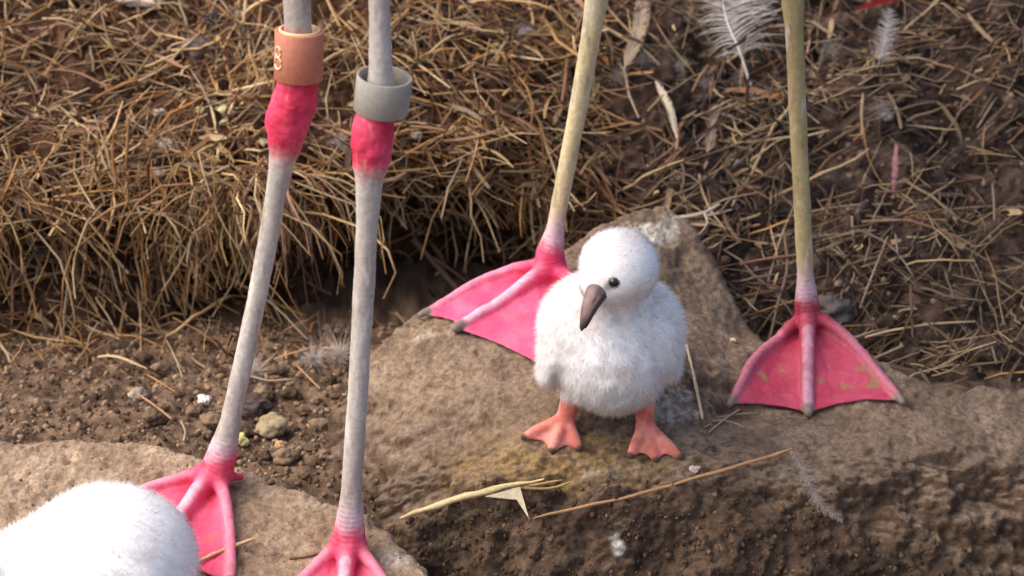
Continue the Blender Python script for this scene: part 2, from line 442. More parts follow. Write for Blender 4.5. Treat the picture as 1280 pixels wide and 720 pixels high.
poly2 = [a_(*c)[:2] for c in [(385, 640, 1.5), (405, 580, 4.5), (428, 515, 7.5), (452, 450, 11), (498, 397, 14.3), (530, 378, 16.8), (620, 350, 18.8), (700, 325, 20.5), (722, 308, 22), (786, 273, 24.2), (832, 260, 25.4), (872, 296, 24.6), (930, 400, 20), (965, 430, 17.5),
         (1000, 420, 15.8), (1060, 440, 14), (1130, 492, 10.5), (1280, 505, 9.8), (1500, 505, 10), (1560, 700, 0), (1500, 960, -9), (900, 960, -10), (560, 900, -9), (470, 760, -5), (420, 690, -2)]]
def amp2(P, N):
    steep = sstep(.92, .6, N[:, 2])
    a = .5 * fbm(P, .16, 3, seed=81) + .22 * fbm(P, .8, 3, .6, seed=83) + .16 * fbm(P, 2.2, 2, .7, seed=85) - .2 * sstep(.25, .55, fbm(P, 1.1, 3, seed=89))
    lump = 1.9 * fbm(P, .3, 3, .55, seed=87) + .7 * np.abs(fbm(P, .8, 3, .6, seed=88)) - .25 * sstep(.2, .5, fbm(P, 1.0, 3, .6, seed=92)) + .2 * fbm(P, 2.2, 2, .7, seed=90)
    f = np.maximum(steep, sstep(0, -3, P[:, 1])) * sstep(14, 6, P[:, 1])
    return a + f * lump
r2P, r2F, r2N = boulder('boulder', poly2, ctrl2, -8, 2.2, .17, 80, .9, amp2, (-7, 1))
bvh_1 = bvh(r1P, r1F); bvh_2 = bvh(r2P, r2F)

def cast(bv, px, py):
    d = ray(px, py); d = d / np.linalg.norm(d)
    h = bv.ray_cast(Vector(CAM), Vector(d))
    return None if h[0] is None else np.array(h[0])
def drop(bv, p):
    h = bv.ray_cast(Vector((p[0], p[1], 60)), Vector((0, 0, -1)))
    return None if h[0] is None else h[0].z

def stain(P, px, py, bv, r, stretch=(1, 1), seed=0, edge=.5):
    c = cast(bv, px, py)
    if c is None: return np.zeros((len(P), 1))
    q = (P - c) / np.array([stretch[0], stretch[1], stretch[1]])
    d = np.linalg.norm(q, axis=1) / r + .9 * fbm(P, .8, 5, .7, seed=seed)
    return (sstep(1.05, .25, d) * sstep(-.5, .25, fbm(P, 1.7, 4, .7, seed=seed + 50)))[:, None]
def mixc(c, col, f): return c + (col - c) * f

t = sstep(-.5, .5, fbm(r1P, .3, 4, .6, seed=91))[:, None]; s2 = sstep(.1, .55, fbm(r1P, 1.6, 3, .6, seed=93))[:, None]
c1r = mixc(lin(154, 130, 106), lin(182, 158, 132), t); c1r = mixc(c1r, lin(112, 91, 72), s2 * .5)
c1r = mixc(c1r, lin(222, 212, 196), stain(r1P, 178, 548, bvh_1, 1.5, (1.6, .5), 5) * .5)
c1r = mixc(c1r, lin(226, 218, 206), stain(r1P, 497, 700, bvh_1, 1.0, (1, .8), 6) * .6)
b1 = add('boulder', mesh_np('boulder_low', r1P, r1F, c1r), M_rock, label='low tan dusty boulder sloping forward under the ringed pale legs', cat='rock')

t = sstep(-.5, .5, fbm(r2P, .25, 4, .6, seed=95))[:, None]; s2 = sstep(.05, .5, fbm(r2P, 1.2, 4, .65, seed=97))[:, None]
c2r = mixc(lin(124, 104, 86), lin(156, 134, 112), t); c2r = mixc(c2r, lin(90, 73, 59), s2 * .55)
dirt = (np.maximum(sstep(.9, .55, r2N[:, 2]), sstep(-1, -3.2, r2P[:, 1])) * sstep(13, 6, r2P[:, 1]))[:, None]
c2r = mixc(c2r, mixc(lin(66, 51, 40), lin(104, 82, 63), t), dirt * .85)
for px, py, r, st, col, a, sd_ in [(690, 580, 3.2, (2, .8), lin(170, 138, 84), .75, 11), (600, 578, 3, (1.5, .8), lin(160, 130, 84), .5, 12), (800, 582, 2, (2, .6), lin(166, 136, 90), .5, 13),
        (815, 290, 1.5, (1.6, .8), lin(240, 232, 212), .95, 14), (835, 274, 1.1, (1, 1), lin(226, 210, 190), .7, 15),
        (845, 512, 1.9, (1.3, 1.1), lin(205, 198, 186), .7, 16), (860, 490, 1.2, (.7, 1), lin(205, 198, 186), .6, 17),
        (530, 420, 1.6, (1.8, .4), lin(214, 200, 176), .6, 18), (775, 672, 1.0, (.5, 1.3), lin(225, 222, 215), .9, 19), (760, 592, 1.1, (1.6, .5), lin(190, 176, 156), .6, 20),
        (870, 330, 1.6, (.6, 1.2), lin(190, 165, 130), .5, 22), (800, 350, 2.2, (.6, 1.2), lin(186, 158, 118), .5, 23), (560, 400, 2.4, (1.6, .8), lin(168, 142, 110), .6, 24), (480, 430, 2, (1, 1), lin(160, 134, 104), .5, 25), (500, 480, 4.5, (1.2, 1), lin(172, 148, 120), .65, 26), (640, 540, 3.5, (1.5, .8), lin(160, 136, 108), .5, 27)]:  # the broad tan left-shoulder patch paints brighter light into the rock colour
    c2r = mixc(c2r, col, stain(r2P, px, py, bvh_2, r, st, sd_) * a)
b2 = add('boulder', mesh_np('boulder_big', r2P, r2F, c2r), M_rock, label='big brown soil-caked boulder rising to a peak behind the standing chick', cat='rock')

# ------------------------------------------------------------------ flamingos
def seg_polyline(P, pts, rad):
    d = None
    for i in range(len(pts) - 1):
        c = cone(P, pts[i], pts[i + 1], rad[i], rad[i + 1])
        d = c if d is None else np.minimum(d, c)
    return d

def build_leg(bv, heel_px, path, toes, tone, hallux=None, hv=.085, heel_lift=1.15, flare=1.35, bow=.13):
    """path: list of (px, py, dY, radius) from the heel upward; toes: list of tip pixels, in order"""
    h0 = cast(bv, *heel_px)
    heel = h0 + np.array([0, 0, heel_lift])
    Y0 = h0[1]
    shaft = [heel] + [at(px, py, Y0 + dy) for px, py, dy, r in path]
    srad = [flare * .62] + [p[3] for p in path]
    tp = []; tips_ = [cast(bv, *t_) if cast(bv, *t_) is not None else at(*t_, Y0 - 3) for t_ in toes]
    for ti, (px, py) in enumerate(toes):
        tip = cast(bv, px, py)
        if tip is None: tip = at(px, py, Y0 - 3)
        n = 9; pl = []
        for i in range(n):
            s = i / (n - 1); q = heel * (1 - s) + tip * s
            if ti != 1:
                e = (tip - heel)[:2]; m_ = (tips_[1] - heel)[:2]; sg = np.sign(e[0] * m_[1] - e[1] * m_[0])
                q[:2] += np.array([e[1], -e[0]]) * (sg * bow * math.sin(math.pi * s ** .8))
            z = drop(bv, q); arch = heel_lift * (1 - s) ** 1.6 * .95
            lo = (z if z is not None else q[2]) + .36
            q[2] = max(lo + arch * .9, lo) if z is not None else q[2] + .3
            pl.append(q)
        pl[0] = heel - np.array([0, 0, .25]); tp.append(np.array(pl))
    tr = np.array([.70, .62, .54, .49, .47, .46, .44, .42, .31]); trs = [tr * .72, tr, tr * .72]
    webs = []
    for a, b in zip(tp[:-1], tp[1:]):
        k = 6
        rows = []
        for i in range(k):
            s = i / (k - 1)
            L = []
            for j in range(4):
                u = j / 3; e = .965 - .075 * math.sin(math.pi * u)
                si = s * e * (len(a) - 1); i0 = min(int(si), len(a) - 2); f = si - i0
                pa = a[i0] * (1 - f) + a[i0 + 1] * f; pb = b[i0] * (1 - f) + b[i0 + 1] * f
                q = pa * (1 - u) + pb * u
                sag = math.sin(math.pi * u)
                z = drop(bv, q)
                q = q - np.array([0, 0, .12 + .3 * sag * (1 - s)])
                if z is not None and 0 < j < 3: q[2] = max(q[2] * .5 + (z + .16) * .5, z + .16)
                L.append(q)
            rows.append(L)
        for i in range(k - 1):
            for j in range(3):
                p0, p1, p2, p3 = rows[i][j], rows[i][j + 1], rows[i + 1][j + 1], rows[i + 1][j]
                webs.append((p0, p2, p3))
                if np.linalg.norm(p0 - p1) > .02: webs.append((p0, p1, p2))
    def wd(P):
        d = np.full(len(P), 1e3)
        for w in webs:
            if np.linalg.norm(np.cross(w[1] - w[0], w[2] - w[0])) < 1e-4: continue
            d = np.minimum(d, tri(P, *w))
        return d
    t0 = np.c_[np.array(shaft), np.array(srad)]; zt = np.linspace(t0[0, 2], t0[-1, 2], 400)
    tb = np.stack([np.interp(zt, t0[:, 2], t0[:, k_]) for k_ in range(4)], 1)
    kw = max(3, int(1.5 / (zt[1] - zt[0])) | 1); ker = np.hanning(kw + 2)[1:-1]; ker /= ker.sum()
    for k_ in (0, 1, 3): tb[:, k_] = np.convolve(np.pad(tb[:, k_], kw // 2, mode='reflect', reflect_type='odd'), ker, 'valid')
    zj = heel[2] + (tone['joint'][0] if 'joint' in tone else 99) * .95
    tb[:, 3] *= 1 - .2 * sstep(shaft[1][2], shaft[2][2] + 1, tb[:, 2]) * (1 - .8 * sstep(zj - 2, zj + .5, tb[:, 2]))
    def shaft_d(P):
        z = np.clip(P[:, 2], tb[0, 2], tb[-1, 2])
        cx, cy, rr_ = (np.interp(z, tb[:, 2], tb[:, k_]) for k_ in (0, 1, 3))
        return (np.sqrt((P[:, 0] - cx) ** 2 + (P[:, 1] - cy) ** 2 + (P[:, 2] - z) ** 2) - rr_) * .97
    hx = None
    if hallux is not None: hx = (heel + np.array([0, .2, -.2]), heel + np.array(hallux))
    foot_lo = np.min([p.min(0) for p in tp], axis=0) - 1; foot_hi = np.max([p.max(0) for p in tp], axis=0) + 1.2
    def f(P):
        d = shaft_d(P)
        near = ((P > foot_lo - .3) & (P < foot_hi + .3)).all(1)
        if near.any():
            Q = P[near]; dt = None
            for pl, tq in zip(tp, trs):
                c = seg_polyline(Q, pl, tq); dt = c if dt is None else np.minimum(dt, c)
            if hx is not None: dt = np.minimum(dt, cone(Q, hx[0], hx[1], .42, .2))
            dw = wd(Q) - .085
            d2 = smin(dt, dw, .16)
            d = d.copy(); d[near] = smin(d[near], d2, .45)
        return d
    allp = np.array(shaft); lo = np.minimum(allp.min(0) - 2, foot_lo); hi = np.maximum(allp.max(0) + 2, foot_hi)
    V, F = sdf_mesh(f, lo, hi, hv)
    V = relax(V, F, 2, .45)
    V = V + vnormals(V, F) * (.05 * fbm(V * np.array([1, 1, .35]), .9, 3, .6, seed=77) + .02 * fbm(V, 2.5, 2, seed=78))[:, None]
    hgt = V[:, 2] - heel[2]
    if 'joint' in tone: V = V + vnormals(V, F) * ((sstep(tone['joint'][0] - 1, tone['joint'][1] + .3, hgt) * sstep(tone['joint'][3] - 1, tone['joint'][2] - 2, hgt)) * (.13 * fbm(V, .75, 3, .6, seed=79)))[:, None]
    # colours: pink web, pale toes, grey or straw coloured shaft, red ankle
    n = len(V)
    dt = np.full(n, 9.); ts = np.zeros(n)
    outer = np.zeros(n)
    for ti, pl in enumerate(tp):
        for i in range(8):
            ab = pl[i + 1] - pl[i]; tt = np.clip(((V - pl[i]) @ ab) / (ab @ ab), 0, 1)
            d = np.linalg.norm((V - pl[i] - tt[:, None] * ab)[:, :2], axis=1)
            m = d < dt; dt[m] = d[m]; ts[m] = (i + tt[m]) / 8; outer[m] = ti != 1
    web_c, deep = tone['web'], tone['deep']
    nz = fbm(V, .5, 3, seed=5)[:, None]; nf = fbm(V, 2.2, 3, seed=6)[:, None]
    col = mixc(web_c, tone['web2'], sstep(-.4, .5, nz))
    col = mixc(col, deep, (sstep(.45, .05, ts) * .6)[:, None])
    ridge = (sstep(.52, .2, dt) * sstep(.08, .3, ts))[:, None]
    col = mixc(col, tone['toe'], ridge * np.clip(.85 + .4 * nf, 0, 1) * (1 - .55 * outer)[:, None])
    col = mixc(col, lin(128, 114, 102), (sstep(.5, .35, dt) * sstep(.9, .95, ts))[:, None])
    st = sstep(.18, .4, fbm(V, .9, 3, .6, seed=tone['seed']))[:, None] * sstep(.35, .55, ts)[:, None]
    col = mixc(col, lin(150, 105, 80), st * tone.get('dirt', .3) * (1 - ridge))
    # height along the shaft
    D = np.full(n, 1e9); T = np.zeros(n); acc = 0
    for i in range(len(shaft) - 1):
        ab = shaft[i + 1] - shaft[i]; L = np.linalg.norm(ab); tt = ((V - shaft[i]) @ ab) / (L * L); tc = np.clip(tt, 0, 1)
        d = np.linalg.norm(V - shaft[i] - tc[:, None] * ab, axis=1); m = d < D; D[m] = d[m]; T[m] = acc + tc[m] * L; acc += L
    th = T + .5 * nf[:, 0]
    up = sstep(tone['rise'][0], tone['rise'][1], th + tone.get('tilt', 0) * (V[:, 0] - shaft[0][0]))[:, None]
    onshaft = (D < 1.6)[:, None]
    sc = mixc(tone['shaft'], tone['shaft2'], sstep(-.3, .5, fbm(V * np.array([1, 1, .25]), .8, 3, seed=8))[:, None])
    sc = mixc(sc, tone['shaft'] * .72, sstep(.3, .6, fbm(V * np.array([1, 1, .4]), 2.5, 3, seed=18))[:, None] * .5)
    mud = sstep(.12, .5, fbm(V * np.array([1.2, 1.2, .3]), 1.1, 4, .65, seed=19))[:, None]
    sc = mixc(sc, lin(134, 110, 88), mud * .42); sc = mixc(sc, lin(214, 206, 196), sstep(.2, .5, fbm(V * np.array([1, 1, .22]), 1.6, 3, .6, seed=23))[:, None] * .5)
    up2 = sstep(tone['rise'][1] - .4, tone['rise'][1] + tone.get('fade', 1.3), th)[:, None]
    low = mixc(lin(196, 168, 176), sc, up2)
    col = np.where(onshaft, mixc(col, low, up), col)
    if 'joint' in tone:
        z0, z1, z2, z3 = tone['joint']
        jt = (sstep(z0 - .5, z1 + .4, th) * sstep(z3, z2, th))[:, None]
        jc = mixc(lin(190, 38, 70), lin(212, 66, 98), sstep(-.4, .4, nz))
        jc = mixc(jc, lin(232, 150, 140), sstep(.35, .6, fbm(V * np.array([2, 2, .6]), 1.3, 2, seed=9))[:, None] * .5)
        col = mixc(col, jc, jt)
    Wt = sstep(5, 1.5, T) * .16 + .02
    if 'joint' in tone: Wt = np.maximum(Wt, .05 * sstep(z0, z1, T) * sstep(z3, z2, T))
    return V, F, col, T, Wt, shaft

def flamingo_body(base, yaw, lean=0):
    """plumage, thighs, neck and head above the picture; base = point between the thighs"""
    c, s = math.cos(yaw), math.sin(yaw)
    R = np.array([[c, -s, 0], [s, c, 0], [0, 0, 1]])
    def f(P):
        Q = (P - base) @ R                    # local: -y forward
        d = ellip(Q, (0, 2, 11), (9.5, 20, 10.5))
        d = smin(d, ellip(Q, (0, 20, 10), (6, 13, 6)), 4)
        for sx in (-1, 1): d = smin(d, cone(Q, (sx * 3.0, 0, -3), (sx * 4, 0, 8), 1.7, 5), 2)
        pts = [(0, -14, 13), (0, -24, 19), (0, -30, 30), (0, -27, 42), (0, -20, 52), (0, -22, 62), (0, -28, 67)]
        rr = [6, 3.6, 2.7, 2.4, 2.2, 2.1, 2.4]
        for i in range(6): d = smin(d, cone(Q, pts[i], pts[i + 1], rr[i], rr[i + 1]), 1.2)
        return smin(d, ellip(Q, (0, -31, 67.5), (2.7, 4.4, 3)), 1)
    V, F = sdf_mesh(f, base + np.array([-45, -45, -6]), base + np.array([45, 45, 74]), 1.2)
    V = relax(V, F, 2)
    Q = (V - base) @ R
    feath = fbm(Q * np.array([1, .5, 1]), .35, 4, .6, seed=55)
    V = V + vnormals(V, F) * (.5 * feath * sstep(25, 15, Q[:, 2]))[:, None]
    col = mixc(lin(236, 168, 160), lin(246, 205, 196), sstep(-.4, .5, feath)[:, None])
    col = mixc(col, lin(232, 96, 92), (sstep(14, 24, Q[:, 1]) * .3)[:, None])
    return V, F, col, R

def make_flamingo(legs, body, label, shins):
    Vs, Fs, Cs, Ts, Ws = [], [], [], [], []; n = 0
    for V, F, c, T, W, _ in legs:
        Vs.append(V); Fs.append(F + n); Cs.append(c); Ts.append(T); Ws.append(W); n += len(V)
    V, F, c, R = body
    Vs.append(V); Fs.append(F + n); Cs.append(c); Ts.append(np.zeros(len(V))); Ws.append(np.zeros(len(V)))
    V = np.concatenate(Vs); org = legs[0][5][0] - np.array([0, 0, 1.2])
    me = mesh_np('flamingo', V - org, np.concatenate(Fs), np.concatenate(Cs), {'T': np.concatenate(Ts), 'W': np.concatenate(Ws)})
    o = add('flamingo', me, M_skin, loc=org, label=label, cat='flamingo')
    base = shins
    L = lambda q: base + np.array(q) @ R.T - org
    # bill and eyes
    def fb(P):
        d = cone(P, L((0, -34, 67.5)), L((0, -39.5, 65.5)), 2.0, 1.7)
        return smin(d, cone(P, L((0, -39.5, 65.5)), L((0, -41, 59.5)), 1.7, .6), .8)
    c = L((0, -38, 64))
    Vb, Fb = sdf_mesh(fb, c - 8, c + 8, .4)
    tipd = np.linalg.norm(Vb - L((0, -41, 59.5)), axis=1)
    add('bill', mesh_np('bill', Vb, Fb, mixc(lin(240, 200, 185), lin(25, 20, 20), sstep(6, 4.5, tipd)[:, None])), M_bill, o)
    for sx in (-1, 1):
        e = L((sx * 2.4, -31.8, 68.6))
        Ve, Fe = sdf_mesh(lambda P: np.linalg.norm(P - e, axis=1) - .55, e - 1, e + 1, .18)
        add('eye', mesh_np('eye', Ve, Fe), M_eye, o)
    return o, org

def ring_band(center, axis, r_in, r_out, height, parent, org, mat, label, slit=0):
    axis = np.asarray(axis) / np.linalg.norm(axis); u = np.cross(axis, [0, 1, 0]); u /= np.linalg.norm(u); v = np.cross(axis, u)
    n = 64; bvl = .035
    prf = [(r_in, -height/2 + bvl), (r_in + bvl, -height/2), (r_out - bvl, -height/2), (r_out, -height/2 + bvl), (r_out, 0), (r_out, height/2 - bvl), (r_out - bvl, height/2), (r_in + bvl, height/2), (r_in, height/2 - bvl), (r_in, 0)]
    th = np.linspace(0, 2 * math.pi, n, endpoint=False)
    V = []
    for r, h in prf:
        V.append(center + axis * h + r * (np.cos(th)[:, None] * u + np.sin(th)[:, None] * v))
    V = np.concatenate(V); k = len(prf)
    F = [(i * n + j, i * n + (j + 1) % n, ((i + 1) % k) * n + (j + 1) % n, ((i + 1) % k) * n + j) for i in range(k) for j in range(n)]
    o = add('leg_ring', mesh_np('leg_ring', V - org, np.array(F)[:, ::-1]), mat, parent, label=label)
    return o, u, v, axis

greyleg = dict(web=lin(222, 72, 108), web2=lin(230, 96, 128), deep=lin(196, 40, 72), toe=lin(222, 176, 186), shaft=lin(166, 157, 147), shaft2=lin(184, 178, 168), seed=3, rise=(.6, 1.9), dirt=.35)
yelleg = dict(web=lin(222, 78, 118), web2=lin(230, 104, 138), deep=lin(196, 50, 86), toe=lin(224, 180, 194), shaft=lin(196, 182, 138), shaft2=lin(210, 198, 160), seed=4, rise=(1.0, 2.4), dirt=.25, fade=2.6)
shaded_yelleg = dict(yelleg, web=lin(170, 54, 78), web2=lin(184, 72, 94), deep=lin(140, 28, 48), toe=lin(190, 146, 160), shaft=lin(160, 144, 98), shaft2=lin(174, 158, 114), seed=12, dirt=.95)  # yellow leg again, shade put into its colours; the extra dirt is real

# (px, py, depth offset, radius) upward from the heel
LA = build_leg(bvh_1, (268, 612), [(273, 580, 0, 1.05), (287, 530, 0, .78), (320, 380, .3, .74), (352, 205, .6, .78), (357, 185, .7, 1.0), (361, 150, .8, 1.42), (369, 120, .9, 1.36), (372, 100, 1, 1.2), (374, 70, 1, .95), (372, 30, 1, .8), (368, -60, 1, .85), (376, -330, 2, .95)],
              [(288, 738), (178, 722), (118, 655)], dict(greyleg, joint=(20.6, 21.4, 27.5, 29), tilt=-.5), hallux=(1.55, .9, -.75), flare=1.95, bow=.06)
LB = build_leg(bvh_1, (436, 700), [(436, 672, 0, .98), (439, 620, 0, .78), (450, 450, .3, .74), (462, 225, .5, .80), (464, 210, .6, 1.02), (465, 180, .7, 1.24), (467, 150, .8, 1.2), (474, 125, .9, .95), (476, 90, 1, .68), (474, 0, 1, .62), (472, -60, 1, .7), (462, -330, 2, .95)],
              [(335, 775), (420, 830), (505, 790)], dict(greyleg, joint=(22.9, 23.7, 26.8, 28.0)), flare=1.8, bow=.08)
# ankle heights along each shaft are measured from the heel
b0 = (LA[5][-1] + LB[5][-1]) / 2
fl1, org1 = make_flamingo([LA, LB], flamingo_body(b0 + np.array([0, 0, 1.5]), math.radians(8)), 'flamingo with pale grey legs and red ankles wearing an orange and a grey ring', b0 + np.array([0, 0, 1.5]))
LC = build_leg(bvh_2, (690, 352), [(687, 318, 0, 1.0), (694, 285, 0, .72), (718, 160, .3, .74), (736, 60, .5, .80), (746, 0, .6, .84), (752, -40, .7, 1.1), (757, -75, .8, 1.5), (764, -120, 1, 1.1), (775, -180, 1.5, .8), (800, -420, 2.5, .95)],
              [(526, 386), (570, 416), (715, 492)], dict(yelleg, joint=(19.5, 20.5, 26.5, 28.5)), flare=1.6)
LD = build_leg(bvh_2, (1008, 418), [(1009, 385, 0, .86), (1007, 350, 0, .70), (1000, 200, .3, .70), (991, 0, .5, .74), (989, -50, .7, 1.1), (987, -80, .8, 1.4), (986, -120, 1, 1.1), (975, -180, 1.5, .8), (935, -420, 2.5, .95)],
              [(912, 512), (1010, 522), (1128, 508)], dict(shaded_yelleg, joint=(22.5, 23.5, 28.5, 30)), flare=1.3, bow=.105)
b1_ = (LC[5][-1] + LD[5][-1]) / 2
fl2, org2 = make_flamingo([LC, LD], flamingo_body(b1_ + np.array([0, 0, 1.5]), math.radians(-12)), 'flamingo with unringed straw-yellow legs standing behind the chick on the big boulder', b1_ + np.array([0, 0, 1.5]))

YA = LA[5][0][1] + 1
top_, bot_ = at(374.5, 38, YA), at(373, 98, YA)
rA, ua, va, aa = ring_band((top_ + bot_) / 2, top_ - bot_, 1.20, 1.42, np.linalg.norm(top_ - bot_), fl1, org1, M_ringo, 'tall orange plastic leg ring with a pale character on its side')
ring_in, _, _, _ = ring_band((top_ + bot_) / 2 + aa * .1, top_ - bot_, 1.06, 1.19, np.linalg.norm(top_ - bot_) + .02, rA, org1, M_ringc, None)
ring_in.name = 'inner_layer'
# character "8" on the left side of the orange ring
cc = (top_ + bot_) / 2
pts8 = []
for k in range(2):
    h0, rh, rw = (.33, .31, .2) if k == 0 else (-.33, .35, .25)
    for q in np.linspace(0, 2 * math.pi, 17): pts8.append((h0 + rh * math.cos(q), rw * math.sin(q)))
P8 = []
side0 = math.atan2((np.array([-.80, -.60, 0]) @ va), (np.array([-.80, -.60, 0]) @ ua))
for h, w in pts8:
    a = side0 + w * 1.35 / 1.42
    P8.append(cc + aa * (h + .0) + 1.425 * (math.cos(a) * ua + math.sin(a) * va))
P8 = np.array(P8)
V1, F1, _ = tubes(P8[None, :17] - org1, np.full((1, 17), .075), 6); V2, F2, _ = tubes(P8[None, 17:] - org1, np.full((1, 17), .075), 6)
add('character', mesh_np('character', np.r_[V1, V2], np.r_[F1, F2 + len(V1)]), M_ringc, rA)
YB = LB[5][0][1] + .9
tB, bB = at(481, 97, YB), at(476, 136, YB)
axB = np.array([.12, -.10, 1.0])
ring_band((tB + bB) / 2, axB, 1.40, 1.55, 2.1, fl1, org1, M_ringg, 'short loose grey plastic leg ring')

# ------------------------------------------------------------------ chicks
def make_fur(parent, V, F, org, N, mask, length, seed, lay, colf):
    r = np.random.default_rng(seed)
    Vn = vnormals(V, F)
    fc = V[F].mean(1); ar = np.linalg.norm(np.cross(V[F[:, 2]] - V[F[:, 0]], V[F[:, 3]] - V[F[:, 1]]), axis=1)
    w = ar * mask(fc); w /= w.sum()
    fi = r.choice(len(F), N, p=w)
    a, b = r.random(N), r.random(N)
    q = V[F[fi]]
    p = (q[:, 0] * ((1-a)*(1-b))[:, None] + q[:, 1] * (a*(1-b))[:, None] + q[:, 2] * (a*b)[:, None] + q[:, 3] * ((1-a)*b)[:, None])
    n = Vn[F[fi]].mean(1); n /= np.linalg.norm(n, axis=1)[:, None]
    L = length(p) * r.uniform(.4, 1.2, N)
    ly = lay(p); ly = ly - n * (ly * n).sum(1)[:, None]
    clump = np.stack([fbm(p, 1.1, 2, seed=seed + k) for k in range(3)], 1)
    d = .7 * n + .6 * ly + .35 * clump + r.normal(0, .28, (N, 3)); d /= np.linalg.norm(d, axis=1)[:, None]
    K = 4
    s = np.linspace(0, 1, K)
    bend = .6 * ly + .25 * clump + r.normal(0, .3, (N, 3))
    P = p[:, None] - n[:, None] * .05 + L[:, None, None] * (d[:, None] * s[None, :, None] + .5 * bend[:, None] * (s ** 2)[None, :, None])
    side = np.cross(d, n + r.normal(0, .25, (N, 3))); side /= np.linalg.norm(side, axis=1)[:, None]
    wd = .0095 * np.array([1, .9, .7, .15])
    VV = np.stack([P + side[:, None] * wd[None, :, None], P - side[:, None] * wd[None, :, None]], 2)   # N,K,2,3
    VV = VV.reshape(-1, 3)
    i, k = np.meshgrid(np.arange(N), np.arange(K - 1), indexing='ij'); o = (i * K * 2 + k * 2).ravel()
    FF = np.stack([o, o + 1, o + 3, o + 2], 1)
    fn = np.cross(VV[FF[:, 2]] - VV[FF[:, 0]], VV[FF[:, 3]] - VV[FF[:, 1]])
    if (fn * np.repeat(n, K - 1, 0)).sum() < 0: FF = FF[:, ::-1]
    col = np.repeat(colf(p), K * 2, 0)
    me = mesh_np('down', VV - org, FF, col)
    me.normals_split_custom_set_from_vertices([tuple(x) for x in np.repeat(n + .1 * d, K * 2, 0)])
    return add('down', me, M_down, parent)

CH = np.array([0., 0, 0])
hc = np.array([.95, -.9, 13.15]); hd = np.array([-.76, -.52, -.44]); hd /= np.linalg.norm(hd)
lf_tips = [cast(bvh_2, *p) for p in [(655, 549), (690, 566), (724, 563)]]
rt_tips = [cast(bvh_2, *p) for p in [(788, 572), (820, 577), (850, 574)]]
lf_heel = cast(bvh_2, 706, 536) + np.array([0, 0, .55]); rt_heel = cast(bvh_2, 806, 544) + np.array([0, 0, .55])
def chick_foot(P, heel, tips, knee):
    d = cone(P, knee, heel, .72, .54)
    toes = None; pls = []
    for t in tips:
        pl = [heel * (1 - s) + t * s + np.array([0, 0, .16 + .22 * s * (1 - s)]) for s in (0, .35, .7, 1)]
        pls.append(pl); c = seg_polyline(P, pl, [.46, .40, .36, .25]); toes = c if toes is None else np.minimum(toes, c)
    for a, b in zip(pls[:-1], pls[1:]):
        z = np.array([0, 0, -.04])
        for i in range(3):
            mid = lambda j: ((a[j] + b[j]) / 2 if j < 3 else ((a[3] + b[3]) * .82 + (a[0] + b[0]) * .18) / 2) + z
            toes = smin(toes, np.minimum.reduce([tri(P, a[i], mid(i) + .001, mid(i+1)), tri(P, a[i], mid(i+1), a[i+1]), tri(P, mid(i) + .001, b[i], b[i+1]), tri(P, mid(i) + .001, b[i+1], mid(i+1))]) - .1, .14)
    return smin(d, toes, .3)
lk, rk = np.array([-1.7, .9, 4.1]), np.array([2.75, .9, 3.9])
def chick_f(P):
    d = ellip(P, (.6, 2.6, 7.4), (3.6, 5.1, 3.85))
    d = smin(d, ellip(P, (.75, .8, 6.15), (3.1, 3.5, 3.05)), 1.6)
    d = smin(d, ellip(P, (-1.75, 1.7, 8.3), (1.9, 2.6, 2.4)), 1.2)
    d = smin(d, ellip(P, (3.05, 1.7, 8.0), (1.9, 2.6, 2.4)), 1.2)
    cw = math.radians(12)
    Rl = np.array([[math.cos(cw), 0, math.sin(cw)], [0, 1, 0], [-math.sin(cw), 0, math.cos(cw)]])
    d = smin(d, ellip(P, (-2.95, 1.5, 6.6), (.75, 2.3, 2.2), Rl), .6)
    d = smin(d, ellip(P, (4.0, 1.8, 6.9), (.7, 2.4, 2.2), Rl.T), .9)
    d = smin(d, cone(P, (.7, 1.2, 9.5), (.85, -.3, 12.2), 2.6, 1.95), 1.1)
    d = smin(d, ellip(P, hc, (2.36, 2.5, 2.2)), .8)
    d = smin(d, ellip(P, hc + hd * 1.5 + np.array([0, 0, -.25]), (1.2, 1.2, 1.0)), .6)
    d = smin(d, chick_foot(P, lf_heel, lf_tips, lk), .25)
    return smin(d, chick_foot(P, rt_heel, rt_tips, rk), .25)
cV, cF = sdf_mesh(chick_f, (-7, -6, -2.5), (8, 10, 17), .12)
cV = relax(cV, cF, 2)
def chick_leg_w(P):
    a = np.minimum(chick_foot(P, lf_heel, lf_tips, lk), chick_foot(P, rt_heel, rt_tips, rk))
    b = np.minimum(ellip(P, (.6, 2.6, 7.4), (3.95, 5.2, 3.9)), ellip(P, (.75, .8, 6.15), (3.1, 3.5, 3.05)))
    return sstep(-.25, .1, b - a) * sstep(4.2, 3.4, P[:, 2])
cV = cV + vnormals(cV, cF) * ((.16 * fbm(cV, .55, 3, .6, seed=61) + .1 * fbm(cV, 1.3, 2, seed=62)) * (1 - chick_leg_w(cV)) * sstep(12.5, 10, cV[:, 2]))[:, None]
eyeL = hc + np.array([-.38, -2.28, -.10])
bvh_c = bvh(cV, cF)
def onto(e):
    d_ = (e - hc) / np.linalg.norm(e - hc); h_ = bvh_c.ray_cast(Vector(hc), Vector(d_)); return np.array(h_[0]) - d_ * .05 if h_[0] is not None else e
hr = np.cross(hd, [0, 0, 1.]); hr /= np.linalg.norm(hr)
eyeR = eyeL - 2 * hr * ((eyeL - hc) @ hr); eyeL = onto(eyeL); eyeR = onto(eyeR)
bill_root = hc + hd * 2.1 + np.array([.32, -.5, -.1]); bill_tip = np.array([-1.6, -3.9, 9.9])
white = np.array([.95, .925, .895])
